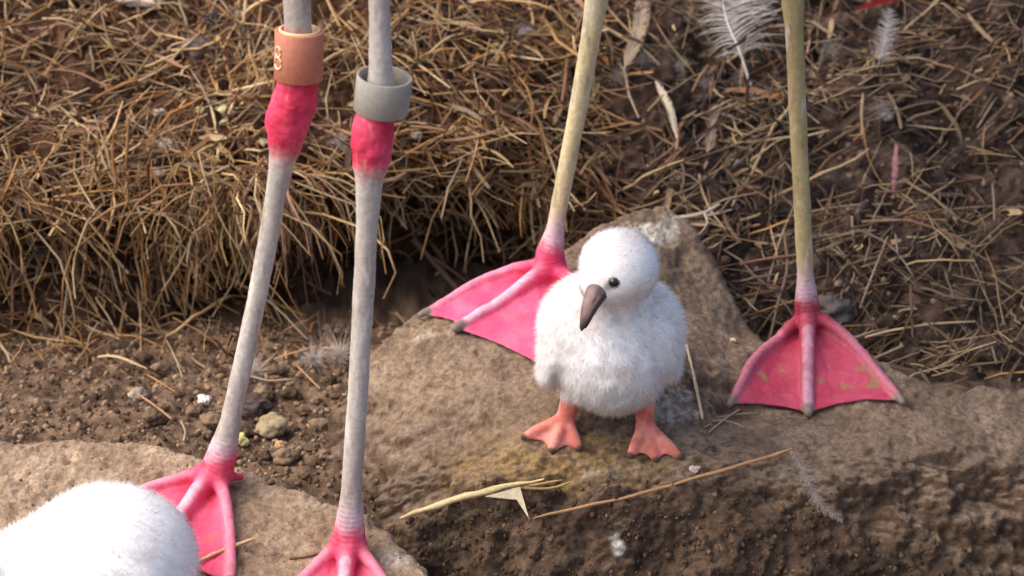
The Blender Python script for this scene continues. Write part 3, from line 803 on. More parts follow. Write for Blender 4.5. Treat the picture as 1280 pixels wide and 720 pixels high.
def chick_col(P, leg=True):
    c = np.repeat(white[None], len(P), 0)
    c = mixc(c, lin(240, 226, 216), sstep(.1, .6, fbm(P, .45, 3, seed=15))[:, None] * .5)
    for e in (eyeL, eyeR): c = mixc(c, lin(30, 26, 25), sstep(.39, .34, np.linalg.norm(P - e, axis=1))[:, None] * .8)
    for e in (eyeL, eyeR):
        ab = bill_root - e; tt = np.clip(((P - e) @ ab) / (ab @ ab), 0, 1)
        c = mixc(c, lin(92, 84, 80), sstep(.44, .2, np.linalg.norm(P - e - tt[:, None] * ab, axis=1))[:, None] * .7)
    sp = sstep(.42, .6, fbm(P, 1.0, 3, seed=29))[:, None] * sstep(8.5, 6.5, P[:, 2])[:, None] * sstep(2.2, 3.8, P[:, 0])[:, None]
    c = mixc(c, lin(150, 128, 108), sp * .6)
    if leg:
        lw = chick_leg_w(P)[:, None]
        oc = mixc(lin(206, 116, 102), lin(226, 150, 134), sstep(-.3, .4, fbm(P, 1.2, 3, seed=33))[:, None])
        dr = sstep(.1, .5, fbm(P, 1.5, 3, seed=35))[:, None] * sstep(1.2, .3, P[:, 2])[:, None]
        oc = mixc(oc, lin(160, 120, 84), dr * .55)
        for tpp in lf_tips + rt_tips: oc = mixc(oc, lin(92, 74, 64), sstep(.34, .2, np.linalg.norm(P - tpp - np.array([0, -.05, .15]), axis=1))[:, None])
        c = mixc(c, oc, lw)
    return c
T0 = np.zeros(len(cV))
corg = np.array([.5, .5, drop(bvh_2, (.5, .5, 0))])
chick = add('flamingo_chick', mesh_np('chick', cV - corg, cF, chick_col(cV)), M_under, loc=corg, label='fluffy white chick standing on coral-red feet with its grey bill lowered', cat='chick', group='flamingo chicks')
def fur_mask(P):
    m = 1 - np.clip(chick_leg_w(P) * 1.5, 0, 1)
    for e in (eyeL, eyeR): m = m * sstep(.33, .36, np.linalg.norm(P - e, axis=1))
    ab = bill_tip - bill_root; tt = np.clip(((P - bill_root) @ ab) / (ab @ ab), 0, 1)
    return m * sstep(.55, .75, np.linalg.norm(P - bill_root - tt[:, None] * ab, axis=1))
def fur_len(P):
    d = np.minimum(np.linalg.norm(P - eyeL, axis=1), np.linalg.norm(P - bill_root, axis=1))
    return np.where(P[:, 2] > 10.8, .26, .46) * (.35 + .65 * sstep(.4, 1.8, d))
def lay1(P):
    v = np.array([0, .35, -.9])[None].repeat(len(P), 0); return np.where((P[:, 2] > 11)[:, None], (-hd)[None] * .9, v)
make_fur(chick, cV, cF, corg, 75000, fur_mask, fur_len, 101, lay1, lambda P: chick_col(P, False))
def ball(c, r, h):
    return sdf_mesh(lambda P: np.linalg.norm(P - c, axis=1) - r, c - r - .2, c + r + .2, h)
for e in (eyeL, eyeR):
    V, F = ball(e + (hc - e) / np.linalg.norm(hc - e) * (.12 if e is eyeL else .3), .33, .05)
    add('eye', mesh_np('eye', V - corg, F), M_eye, chick)
def bill_mesh(root, tip, upv, lower):
    ax = tip - root; L = np.linalg.norm(ax); ax = ax / L
    upv = upv - ax * (upv @ ax); upv /= np.linalg.norm(upv); sd_ = np.cross(ax, upv)
    n, m = 30, 36; V = []
    for i in range(n):
        s = i / (n - 1)
        w = .68 * (1 - s) ** .75 + .13 * (1 - s * .6); hh = (.60 * (1 - s) ** .7 + .15) * (1 if not lower else .72)
        if i == n - 1: w *= .25; hh *= .25
        c = root + ax * (s * L * (1 if not lower else .93) - .35) + upv * (.10 * math.sin(math.pi * min(1, s * 1.15)) - .2 * s * s * s)
        for j in range(m):
            a = 2 * math.pi * j / m
            y = math.cos(a) * w; z = math.sin(a)
            z = z * hh if (z > 0) != lower else z * .06
            V.append(c + sd_ * y + upv * (z + (-.05 if lower else .05)))
    V = np.array(V)
    F = [(i * m + j, i * m + (j + 1) % m, (i + 1) * m + (j + 1) % m, (i + 1) * m + j) for i in range(n - 1) for j in range(m)]
    return V, np.array(F), np.repeat(np.linspace(0, 1, n), m), np.tile(np.sin(2 * math.pi * np.arange(m) / m), n)
upb = np.cross(hr, hd); upb = upb if upb[2] > 0 else -upb
for low in (False, True):
    V, F, s, el = bill_mesh(bill_root, bill_tip, upb, low)
    bc = mixc(lin(150, 120, 115), lin(74, 62, 60), sstep(.62, .95, s)[:, None]); bc = mixc(bc, lin(98, 86, 82), sstep(.28, .0, s)[:, None])
    bc = mixc(bc, lin(70, 60, 60), sstep(.1, .5, fbm(V, 1.6, 3, seed=44))[:, None] * .6)
    bc = mixc(bc, lin(52, 44, 43), (sstep(.34, .1, np.abs(el)) * sstep(.02, .12, s))[:, None] * .9)
    if not low: bc = mixc(bc, lin(60, 50, 48), sstep(1, .5, np.hypot((s - .36) / .13, (np.abs(el) - .62) / .14))[:, None] * .85)
    add('lower_bill' if low else 'upper_bill', mesh_np('bill', V - corg, F, bc), M_bill, chick)

# resting chick on the low boulder, partly in view, head turned away to the left
cc2 = at(137, 704, -15.5); zr = drop(bvh_1, cc2)
h2 = cc2 + np.array([-7.6, -1.8, -.2]); h2d = np.array([-.85, -.42, -.3]); h2d /= np.linalg.norm(h2d)
def chick2_f(P):
    d = ellip(P, cc2, (5.0, 4.6, 4.5))
    d = smin(d, ellip(P, cc2 + np.array([-3.6, .2, -1.0]), (3.8, 3.7, 3.2)), 1.2)
    d = smin(d, ellip(P, cc2 + np.array([.5, -3.6, -.2]), (3.2, .9, 2.3)), .6)
    d = smin(d, cone(P, cc2 + np.array([-5, -.6, -.6]), h2 - h2d, 2.4, 1.8), 1.0)
    d = smin(d, ellip(P, h2, (2.4, 2.3, 2.2)), .6)
    return d
V2, F2 = sdf_mesh(chick2_f, cc2 - np.array([16, 8, 7]), cc2 + np.array([8, 8, 9]), .18)
V2 = relax(V2, F2, 2)
e2 = [h2 + h2d * 1.0 + np.array(q) for q in ((-.1, -1.85, .35), (-1.0, 1.75, .35))]
br2 = h2 + h2d * 2.0 + np.array([0, 0, -.2]); bt2 = br2 + np.array([-1.7, -.9, -1.6])
def col2(P):
    c = np.repeat(white[None], len(P), 0)
    c = mixc(c, lin(232, 220, 210), sstep(.1, .6, fbm(P, .4, 3, seed=16))[:, None] * .5)
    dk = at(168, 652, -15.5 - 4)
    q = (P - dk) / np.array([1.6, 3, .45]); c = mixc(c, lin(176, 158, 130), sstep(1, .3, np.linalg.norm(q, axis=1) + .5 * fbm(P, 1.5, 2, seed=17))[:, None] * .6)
    return c
o2 = np.array([cc2[0], cc2[1], zr])
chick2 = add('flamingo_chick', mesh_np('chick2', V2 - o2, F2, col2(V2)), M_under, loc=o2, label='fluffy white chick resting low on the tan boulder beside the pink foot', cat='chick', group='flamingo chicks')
def mask2(P):
    m = np.ones(len(P))
    for e in e2: m = m * sstep(.3, .45, np.linalg.norm(P - e, axis=1))
    return m * sstep(.5, .7, np.linalg.norm(P - br2, axis=1))
make_fur(chick2, V2, F2, o2, 32000, mask2, lambda P: np.full(len(P), .4), 111, lambda P: np.array([.6, .1, -.6])[None].repeat(len(P), 0), col2)
for e in e2:
    V, F = ball(e, .3, .08); add('eye', mesh_np('eye', V - o2, F), M_eye, chick2)
for low in (False, True):
    V, F, s, el = bill_mesh(br2, bt2, np.array([-.3, -.2, .9]), low)
    add('lower_bill' if low else 'upper_bill', mesh_np('bill', V - o2, F, mixc(lin(150, 122, 118), lin(90, 76, 74), s[:, None])), M_bill, chick2)

# ------------------------------------------------------------------ straw
gold = [lin(192, 148, 94), lin(178, 134, 84), lin(204, 170, 120), lin(160, 114, 70)]
brown = [lin(118, 85, 62), lin(138, 102, 76), lin(90, 64, 48), lin(166, 128, 98)]
grey = [lin(132, 110, 90), lin(114, 91, 74), lin(158, 138, 116), lin(94, 74, 60)]
vis = (bpx > -420) & (bpx < 1700) & (bpy_ > -230) & (bpy_ < 480)
vi = np.nonzero(vis)[0]

def strands(idx, r, style):
    """style arrays -> (N,K,3) polylines growing on bank points idx"""
    N = len(idx); p = BP[idx]; n = BN[idx]
    K = 6; s = np.linspace(0, 1, K)
    L, ang, lift, droop, curl = style(r, N, idx)
    tx = np.cross(n, [0, 0, 1.]); tx /= np.maximum(np.linalg.norm(tx, axis=1), 1e-6)[:, None]; tx = np.where(tx[:, :1] < 0, -tx, tx)
    ty = np.cross(n, tx); ty = np.where(ty[:, 2:3] < 0, -ty, ty)
    d = np.cos(ang)[:, None] * tx + np.sin(ang)[:, None] * ty + n * r.normal(.12, .16, N)[:, None]
    d /= np.linalg.norm(d, axis=1)[:, None]
    c = np.cross(d, n) * curl[:, None] + n * r.normal(-.05, .12, N)[:, None]
    u = (s - .5)
    P = p[:, None] + n[:, None] * lift[:, None, None] + L[:, None, None] * (d[:, None] * u[None, :, None] + c[:, None] * (u ** 2)[None, :, None])
    P[:, :, 2] -= (droop * L)[:, None] * (s ** 2)[None]
    P[:, :, 1] -= (droop * L)[:, None] * .25 * s[None]
    kink = r.normal(0, .012, (N, K, 3)) * L[:, None, None]
    return P + kink

def style_bank(r, N, idx):
    px, py = bpx[idx], bpy_[idx]
    L = (1.8 + 10.5 * r.random(N) ** 1.8) * np.where((px < 420) & (py < 200), .75, 1)
    ang = r.uniform(0, math.pi, N)
    mid = (px > 470) & (px < 780) & (py < 260)
    ang = np.where(mid & (r.random(N) < .6), r.normal(-.55, .5, N), ang)
    hang = (py > 225) & (px < 700)
    ang = np.where(hang & (r.random(N) < .45), r.normal(-1.3, .5, N), ang)
    L = np.where(hang, r.uniform(3, 9, N) * np.where((px > 335) & (px < 690), .6, 1), L)
    rt = px > 780
    ang = np.where(rt, r.normal(.5, .8, N), ang); L = np.where(rt, L * .85, L)
    lift = np.abs(r.normal(.25, .35, N)); lift = np.where(hang, lift + r.uniform(0, 1.2, N), lift)
    return L, ang, lift, np.where(hang, r.uniform(.05, .4, N), r.uniform(0, .12, N)), r.normal(0, .2, N)

def straw_cols(r, idx):
    px, py = bpx[idx], bpy_[idx]; N = len(idx)
    pg = np.where((px < 420) & (py > 190), .72, np.where(px < 760, .4, .08)); pg = np.where((px > 380) & (px < 660) & (py > 250), .22, pg)
    pr_ = np.where(px > 760, .8, .12)
    u = r.random(N); k = r.integers(0, 4, N)
    G, Bn, Gr = np.array(gold)[k], np.array(brown)[k], np.array(grey)[k]
    c = np.where((u < pg)[:, None], G, np.where((r.random(N) < pr_)[:, None], Gr, Bn))
    c = np.where((r.random(N) < .28)[:, None], lin(210, 182, 140) * np.where(px > 760, .75, 1)[:, None], c)
    return c * r.uniform(.45, 1.15, N)[:, None]

area_w = np.ones(len(vi)) * np.where(bpx[vi] > 760, .5, 1) * np.where((bpx[vi] < 700) & (bpy_[vi] > 262), .28, 1) * np.where((bpx[vi] > 335) & (bpx[vi] < 690) & (bpy_[vi] > 228) & (bpy_[vi] < 412), .3, 1)
cellw = np.linalg.norm(np.cross(BP[np.minimum(vi + 1, len(BP) - 1)] - BP[vi], BP[np.minimum(vi + len(sv), len(BP) - 1)] - BP[vi]), axis=1)
area_w = area_w * np.minimum(cellw, .5) * (.12 + sstep(-.25, .25, fbm(BP[vi], .22, 3, .6, seed=403))); area_w /= area_w.sum()
r = np.random.default_rng(11)
NL = 12500
idx = vi[r.choice(len(vi), NL, p=area_w)]
P = strands(idx, r, style_bank)
rad = (.026 + .11 * r.random(NL) ** 1.9)[:, None] * np.array([1, 1, 1, .95, .85, .55])[None]
cl = straw_cols(r, idx)
# curtain of stems bending over the lip of the bank
lip = vi[(bpy_[vi] > 195) & (bpy_[vi] < 262) & (bpx[vi] < 760)]
wl_ = np.where(bpx[lip] < 340, 1, .13) * sstep(-.15, .3, fbm(BP[lip], .28, 2, seed=401)); ci = lip[r.choice(len(lip), 620, p=wl_ / wl_.sum())]
n_ = len(ci); K = 6; s_ = np.linspace(0, 1, K)[None, :, None]
Lc = (r.uniform(2.5, 10.5, n_) * np.where(bpx[ci] < 450, 1, .75))[:, None, None]
out = np.stack([r.normal(0, 1.0, n_), -r.uniform(.15, .9, n_), r.normal(.15, .3, n_)], 1)[:, None]
fall = r.uniform(.5, 1.1, n_)[:, None, None] * np.array([0, -.05, -1])
Pc = BP[ci][:, None] + BN[ci][:, None] * r.uniform(0, .8, n_)[:, None, None] + Lc * (out * (s_ - .55 * s_ ** 2) + fall * s_ ** 1.5 * .9) + r.normal(0, .02, (n_, K, 3)) * Lc
Pc[:, :, 0] += (r.normal(0, .12, n_)[:, None] * Lc[:, :, 0] * np.sin(s_[:, :, 0] * 3))
P = np.concatenate([P, Pc]); rad = np.concatenate([rad, r.uniform(.035, .11, n_)[:, None] * np.array([1, 1, 1, .95, .85, .55])[None]]); cl = np.concatenate([cl, straw_cols(r, ci) * np.where(bpx[ci] < 450, 1.1, .9)[:, None]])
V, F, si = tubes(P, rad, 3)
# flat broken blades in the mat
bi = vi[r.choice(len(vi), 950, p=area_w)]; Pb = strands(bi, r, style_bank); nb_ = len(bi)
Pb = Pb[:, :1] + (Pb - Pb[:, :1]) * r.uniform(.35, .8, nb_)[:, None, None]
tw = np.cross(Pb[:, -1] - Pb[:, 0], BN[bi] + r.normal(0, .5, (nb_, 3))); tw /= np.linalg.norm(tw, axis=1)[:, None]
wb = r.uniform(.1, .3, nb_)[:, None, None, None] * np.array([.5, .9, 1, 1, .85, .3])[None, :, None, None]
Vb = (Pb[:, :, None] + tw[:, None, None] * wb * np.array([-1, 0, 1.])[None, None, :, None] + BN[bi][:, None, None] * (wb * .35 * np.array([1, 0, 1.])[None, None, :, None] + .15)).reshape(-1, 3)
i_, k_, j_ = np.meshgrid(np.arange(nb_), np.arange(5), np.arange(2), indexing='ij'); a_i = ((i_ * 6 + k_) * 3 + j_).ravel()
Fb = np.stack([a_i, a_i + 1, a_i + 4, a_i + 3], 1)
F = np.r_[F, Fb + len(V)]; V = np.r_[V, Vb]; cl = np.r_[cl, straw_cols(r, bi) * .9]; si = np.r_[si, len(P) + np.repeat(np.arange(nb_), 18)]
add('straw_litter', mesh_np('straw_litter', V, F, cl[si]), M_straw, kind='stuff', label='tangled mass of dry straw and needles matting the earth bank', cat='straw')

def zone_label(px, py, c, P=None):
    g = 'golden' if c[0] > .42 else ('tan' if c[0] > .27 else ('brown' if c[0] > .14 else 'dark brown'))
    ln = cv = di = ''
    if P is not None:
        P = np.asarray(P); e = P[-1] - P[0]; ch = np.linalg.norm(e); al = np.linalg.norm(np.diff(P, axis=0), axis=1).sum()
        ln = 'long' if al > 5.5 else ('short' if al < 3.2 else 'medium'); cv = 'straight' if ch / al > .985 else ('curved' if ch / al > .93 else 'crooked')
        v = abs(e @ UP) / max(ch, 1e-6); di = 'upright' if v > .75 else ('level' if v < .3 else ('rising rightward' if (e[0] * (e @ UP)) > 0 else 'rising leftward'))
    a = f'{ln} {cv} {g} straw stem, {di},'
    if px > 780: return a + ' on bare earth among the feathers', 'straw stems among the feathers'
    if py > 225: return a + ' hanging before the dark hollow', 'straw stems hanging over the hollow'
    if px < 460: return a + ' on the bank top behind the ringed legs', 'straw stems on the bank top behind the ringed legs'
    return a + ' in the mat beside the yellow leg', 'straw stems in the dense brown mat'

n_straw = 0
def straw_obj(P, rad, col, label=None, group=None, name='straw_stem', cat='straw', mat=None, taper=None):
    global n_straw
    P = np.asarray(P, float); K = len(P)
    if taper is None: taper = np.r_[np.ones(K - 1), .6]
    R = np.full(K, rad) * np.asarray(taper) * (1 + .22 * np.sin(np.arange(K) * 2.3 + P[0, 0] * 7) * np.cos(np.arange(K) * .9 + P[0, 2] * 5))
    o0 = P[np.argmin(P[:, 2])].copy()
    V, F, _ = tubes((P - o0)[None], R[None], 6)
    F = [tuple(f) for f in F]
    me = mesh_np(name, V, np.array(F), np.repeat(np.asarray(col)[None], len(V), 0) * (1 + .12 * np.sin(np.arange(len(V)) * .9))[:, None])
    n_straw += 1
    return add(name, me, mat or M_straw, loc=o0, label=label, cat=cat, group=group)

def bank_px(px, py, lift):
    p = cast(bvh_b, px, py)
    if p is None: return None
    d = ray(px, py); d /= np.linalg.norm(d)
    return p - d * lift
traced = [  # pixel polylines read from the photograph, lift towards the camera, radius, palette
    ([(272, 45), (270, 80), (272, 118)], .9, .09, gold[2]), ([(274, 45), (284, 85), (292, 118)], 1.0, .09, gold[0]), ([(262, 20), (245, 60), (226, 92)], .8, .07, gold[1]), ([(272, 118), (310, 121), (345, 120)], .8, .07, gold[0]),
    ([(160, 100), (190, 90), (212, 70)], .8, .07, brown[3]), ([(168, 20), (190, 38), (205, 50)], .8, .06, gold[2]), ([(212, 75), (232, 60), (252, 30)], 1, .06, gold[1]), ([(232, 78), (250, 105), (262, 130)], .8, .06, grey[2]),
    ([(160, 270), (190, 252), (230, 246), (262, 262)], 1.2, .08, gold[0]), ([(165, 300), (200, 272), (245, 265)], 1.3, .07, gold[2]), ([(192, 285), (200, 330), (211, 376)], 2.2, .08, gold[2]), ([(212, 280), (206, 320), (198, 350)], 1.6, .07, gold[0]),
    ([(240, 320), (290, 350), (330, 372), (385, 425)], 2.2, .08, grey[2]), ([(330, 372), (370, 390), (418, 405)], 2.2, .07, gold[0]), ([(285, 240), (297, 290), (305, 330)], 1.8, .08, gold[1]), ([(275, 248), (270, 285), (268, 300)], 1.6, .08, gold[0]),
    ([(190, 330), (220, 325), (262, 312)], 1.5, .06, gold[1]), ([(172, 360), (176, 400), (176, 440)], 1.6, .08, brown[3]), ([(352, 268), (357, 320), (360, 345)], 1.6, .07, gold[3]), ([(425, 220), (416, 270), (410, 330)], 2.0, .09, gold[1]),
    ([(398, 255), (420, 280), (441, 312)], 2.2, .08, gold[2]), ([(437, 230), (425, 275), (412, 345)], 2.0, .07, gold[0]), ([(395, 268), (403, 285), (410, 302)], 2.3, .09, grey[2]), ([(355, 250), (375, 262), (392, 264)], 1.8, .06, grey[2]),
    ([(593, 215), (598, 240), (599, 268)], 2.2, .11, gold[3]), ([(588, 195), (594, 225), (598, 245)], 2, .09, gold[1]), ([(545, 222), (556, 280), (560, 328)], 2.2, .06, brown[3]), ([(528, 282), (510, 295), (482, 305)], 2.0, .06, brown[3]), ([(520, 215), (540, 240), (546, 250)], 2, .06, brown[1]),
    ([(510, 120), (560, 135), (610, 160), (662, 180)], 1.0, .09, gold[0]), ([(540, 118), (600, 114), (705, 115)], 1.1, .08, gold[2]), ([(610, 138), (650, 150), (690, 180)], 1.0, .08, brown[3]), ([(488, 65), (525, 90), (540, 110)], .9, .08, gold[0]), ([(550, 10), (565, 45), (585, 68)], .8, .07, gold[1]), ([(595, 180), (585, 210), (560, 225)], .9, .06, brown[1]),
    ([(590, 75), (640, 72), (725, 70)], .9, .09, lin(96, 74, 60)), ([(580, 40), (640, 20), (740, -4)], 1.4, .12, lin(110, 80, 62)), ([(545, 75), (600, 88), (660, 82)], .9, .07, brown[3]), ([(620, 90), (660, 105), (700, 112)], .9, .08, brown[3]), ([(660, 175), (690, 215), (712, 240)], 1.2, .10, brown[1]),
    ([(735, 130), (775, 148), (805, 162)], 1.0, .09, brown[3]), ([(738, 215), (757, 240), (775, 262)], 1.2, .11, brown[3]), ([(800, 155), (830, 175), (855, 188)], .8, .08, brown[1]), ([(855, 165), (835, 190), (812, 205)], .8, .07, grey[0]), ([(812, 12), (830, 45), (870, 95)], 1.0, .06, brown[3]), ([(838, 55), (850, 72), (862, 82)], 1.1, .06, lin(150, 150, 84)), ([(885, 82), (875, 95), (865, 115)], 1.0, .08, brown[3]),
    ([(830, 240), (860, 230), (915, 228)], .9, .07, grey[2]), ([(910, 215), (950, 180), (985, 140)], .9, .08, grey[0]), ([(925, 190), (950, 175), (990, 160)], .9, .07, grey[0]), ([(870, 180), (895, 150), (905, 120)], .8, .07, grey[2]), ([(880, 212), (892, 180), (893, 140)], .8, .09, grey[2]),
    ([(1010, 195), (1060, 165), (1115, 125)], .9, .13, grey[1]), ([(1015, 225), (1040, 195), (1060, 185)], .9, .1, brown[0]), ([(1000, 55), (1025, 52), (1055, 48)], .8, .06, grey[2]), ([(990, 270), (1050, 258), (1115, 255)], .9, .07, grey[2]), ([(960, 352), (975, 300), (992, 258)], 1.1, .07, grey[2]), ([(962, 425), (972, 380), (984, 335), (980, 290)], 1.6, .1, grey[0]), ([(925, 330), (950, 325), (1000, 318)], 1.0, .1, lin(150, 108, 84)),
    ([(1065, 270), (1066, 290), (1067, 302)], .8, .1, grey[2]), ([(1075, 385), (1090, 345), (1110, 295)], 1.2, .08, grey[2]), ([(1080, 455), (1100, 445), (1130, 432)], 1.4, .09, grey[2]), ([(1090, 465), (1110, 455), (1150, 440)], 1.5, .08, grey[0]), ([(1040, 430), (1075, 420), (1110, 410)], 1.0, .07, grey[0]), ([(880, 260), (905, 250), (950, 240)], 1, .07, grey[2]),
]
for pts, lift, rad_, c in traced:
    q = [bank_px(x, y, lift * (1 + .15 * math.sin(k * 2.1))) for k, (x, y) in enumerate(pts)]
    if any(v is None for v in q): continue
    # a bent stem bridges hollows: keep its depth close to a straight line between the ends
    q = np.array(q); Yl = np.linspace(q[0][1], q[-1][1], len(q)); q = np.array([at(x, y, .7 * yl + .3 * v[1]) for (x, y), yl, v in zip(pts, Yl, q)])
    lb, gr = zone_label(np.mean([p_[0] for p_ in pts]), np.mean([p_[1] for p_ in pts]), c, q)
    straw_obj(spline(q, 9), rad_, c, lb, gr)
r = np.random.default_rng(23)
need = 290 - n_straw
idx = vi[r.choice(len(vi), need * 6, p=area_w)]
idx = idx[(bpx[idx] > 150) & (bpx[idx] < 1140) & (bpy_[idx] < 440) & (bpy_[idx] > 4)][:need]
P = strands(idx, r, style_bank); P += BN[idx][:, None] * .35
cs = straw_cols(r, idx) * 1.05
for k in range(len(idx)):
    lb, gr = zone_label(bpx[idx[k]], bpy_[idx[k]], cs[k], P[k])
    straw_obj(spline(P[k], 8), r.uniform(.07, .14), cs[k], lb, gr)

# stems lying on the boulder and the soil
def on_px(bv, px, py, up):
    p = cast(bv, px, py)
    return p + np.array([0, 0, up]) if p is not None else at(px, py, 0)
def lying(bv, pts, up, rad_, c, label, name='straw_stem', cat='straw', group=None):
    q = np.array([on_px(bv, x, y, up) for x, y in pts])
    return straw_obj(spline(q, 12), rad_, c, label, group, name, cat)
def rest_line(p0, p1, n, clear, sag=0):
    """a stiff stem between two pixels, brought towards the camera until it clears the rock"""
    a, b = cast(bvh_2, *p0), cast(bvh_2, *p1)
    pxs = [(p0[0] + (p1[0] - p0[0]) * k / (n - 1), p0[1] + (p1[1] - p0[1]) * k / (n - 1) + sag * math.sin(math.pi * k / (n - 1))) for k in range(n)]
    hit = np.array([np.linalg.norm(cast(bvh_2, *p) - CAM) for p in pxs]); k = np.arange(n)
    A = np.c_[np.ones(n), k]; w = np.linalg.lstsq(A, hit, rcond=None)[0]; dist = A @ w
    dist -= max(0, (dist - hit).max()) + clear
    out = []
    for p, d_ in zip(pxs, dist):
        r_ = ray(*p); out.append(CAM + r_ / np.linalg.norm(r_) * d_)
    return np.array(out)
ql = rest_line((666, 648), (990, 561), 18, .1, 5); ql += np.stack([np.zeros(18), np.zeros(18), .06 * np.sin(np.arange(18) * 1.3) * np.cos(np.arange(18) * .6)], 1)
straw_obj(ql, .12, lin(176, 136, 96), 'long thin brown stem lying slantwise across the big boulder below the chick', taper=np.linspace(.85, 1.05, 18) * np.r_[.4, np.ones(16), .4])
# split pale stem with a torn flap
q = rest_line((500, 648), (680, 599), 12, .3, -5); q[:, 2] += .05 * np.sin(np.arange(12) * 1.7)
stem = straw_obj(q, .22, lin(212, 190, 142), 'split pale straw stem with a torn bent flap on the front of the big boulder', None, taper=[.45, .7, .85, .9, 1, 1.05, 1.1, 1, .8, .6, .45, .25])
o0 = np.array(stem.location) / S
dq = np.linalg.norm(q[7:11] - CAM, axis=1).mean()
def at_d(px, py, d_): return CAM + ray(px, py) / np.linalg.norm(ray(px, py)) * d_
fa = [at_d(x, y, dq - .15 - dy) for x, y, dy in [(606, 621, 0), (650, 609, 0), (653, 620, .15), (657, 634, .35), (661, 648, .5), (646, 625, .1)]]
V = np.array(fa) - o0; V = np.r_[V, V + np.array([0, -.03, .05])]
add('torn_flap', mesh_np('torn_flap', V, np.array([[0, 1, 2, 5], [2, 3, 4, 5], [6, 7, 8, 11], [8, 9, 10, 11]]), np.repeat(lin(204, 190, 158)[None], 12, 0), smooth=False), M_straw, stem)
for pts in ([(640, 612), (670, 606), (702, 600)], [(655, 610), (690, 610), (715, 602)]):
    qq = spline(np.array([at_d(x, y, dq - .05 + .3 * k_) for k_, (x, y) in enumerate(pts)]), 7) - o0
    V, F, _ = tubes(qq[None], np.array([[.09] * 6 + [.04]]), 5)
    add('split_blade', mesh_np('split_blade', V, F, np.repeat(lin(190, 160, 110)[None], len(V), 0)), M_straw, stem)
lying(bvh_2, [(858, 435), (868, 478), (878, 528)], .2, .11, lin(208, 184, 150), 'short pale straw stem pointing at the white stain beside the chick')
for pts in ([(885, 545), (905, 528), (925, 515)], [(890, 530), (910, 530), (930, 538)], [(880, 538), (915, 522), (945, 520)]):
    lying(bvh_2, pts, .2, .07, lin(170, 146, 116), 'small dry stem in a loose tuft at the edge of the dirty pink web', group='tuft of stems by the dirty web')
lying(bvh_1, [(238, 718), (270, 702), (320, 683)], .55, .11, lin(206, 172, 124), 'tan straw stem lying over the pale toe next to the resting chick')
lying(bvh_1, [(362, 700), (385, 697), (410, 690)], .1, .07, lin(120, 94, 68), 'short dark stem on the low boulder beside the ringed leg')
lying(bvh_1, [(212, 620), (225, 602), (236, 588)], .1, .06, lin(190, 164, 130), 'tiny pale stem on the low boulder behind the resting chick')
for pts, c, lb in (([(160, 490), (185, 505), (215, 528)], brown[3], 'long brown straw scrap beside the pale stone on the soil'), ([(300, 470), (340, 480), (365, 478)], grey[2], 'pale straw scrap lying level behind the dark grey stone'),
        ([(370, 460), (385, 475), (400, 490)], brown[3], 'brown straw scrap slanting across the soil between the ringed legs'), ([(215, 445), (225, 460), (232, 470)], grey[0], 'short grey straw scrap at the foot of the golden straw'),
        ([(380, 445), (400, 450), (425, 447)], grey[2], 'pale straw scrap under the large white down tuft'), ([(226, 530), (232, 545), (230, 556)], grey[2], 'curled pale straw scrap at the back edge of the low boulder')):
    lying(bvh_g, pts, .25, .08, c, lb, group='straw scraps on the soil')

# sticks
def stick(pts, lift, rad_, c, label, forks=()):
    q = np.array([bank_px(x, y, lift) for x, y in pts])
    o = straw_obj(spline(q, 10), rad_, c, label, None, 'stick', 'stick')
    o0 = np.array(o.location) / S
    for f in forks:
        qq = spline(np.array([bank_px(x, y, lift) for x, y in f]), 6) - o0
        V, F, _ = tubes(qq[None], np.array([np.linspace(rad_ * .7, rad_ * .3, 6)]), 6)
        add('twig', mesh_np('twig', V, F, np.repeat(np.asarray(c)[None], len(V), 0)), M_straw, o)
    return o
stick([(516, 298), (540, 325), (578, 368)], 2.4, .24, lin(140, 112, 92), 'thick broken stick leaning in the dark hollow by the pink foot', [[(540, 322), (565, 338), (590, 358)]])
stick([(815, 272), (850, 272), (880, 266), (900, 255)], 2.0, .15, lin(176, 166, 150), 'forked twig splashed white lying behind the boulder peak', [[(868, 270), (892, 268), (915, 262)], [(880, 266), (884, 280), (868, 300)]])
stick([(902, 262), (911, 284), (926, 304)], 1.4, .17, lin(112, 86, 68), 'short straight brown stick lying right of the white twig')

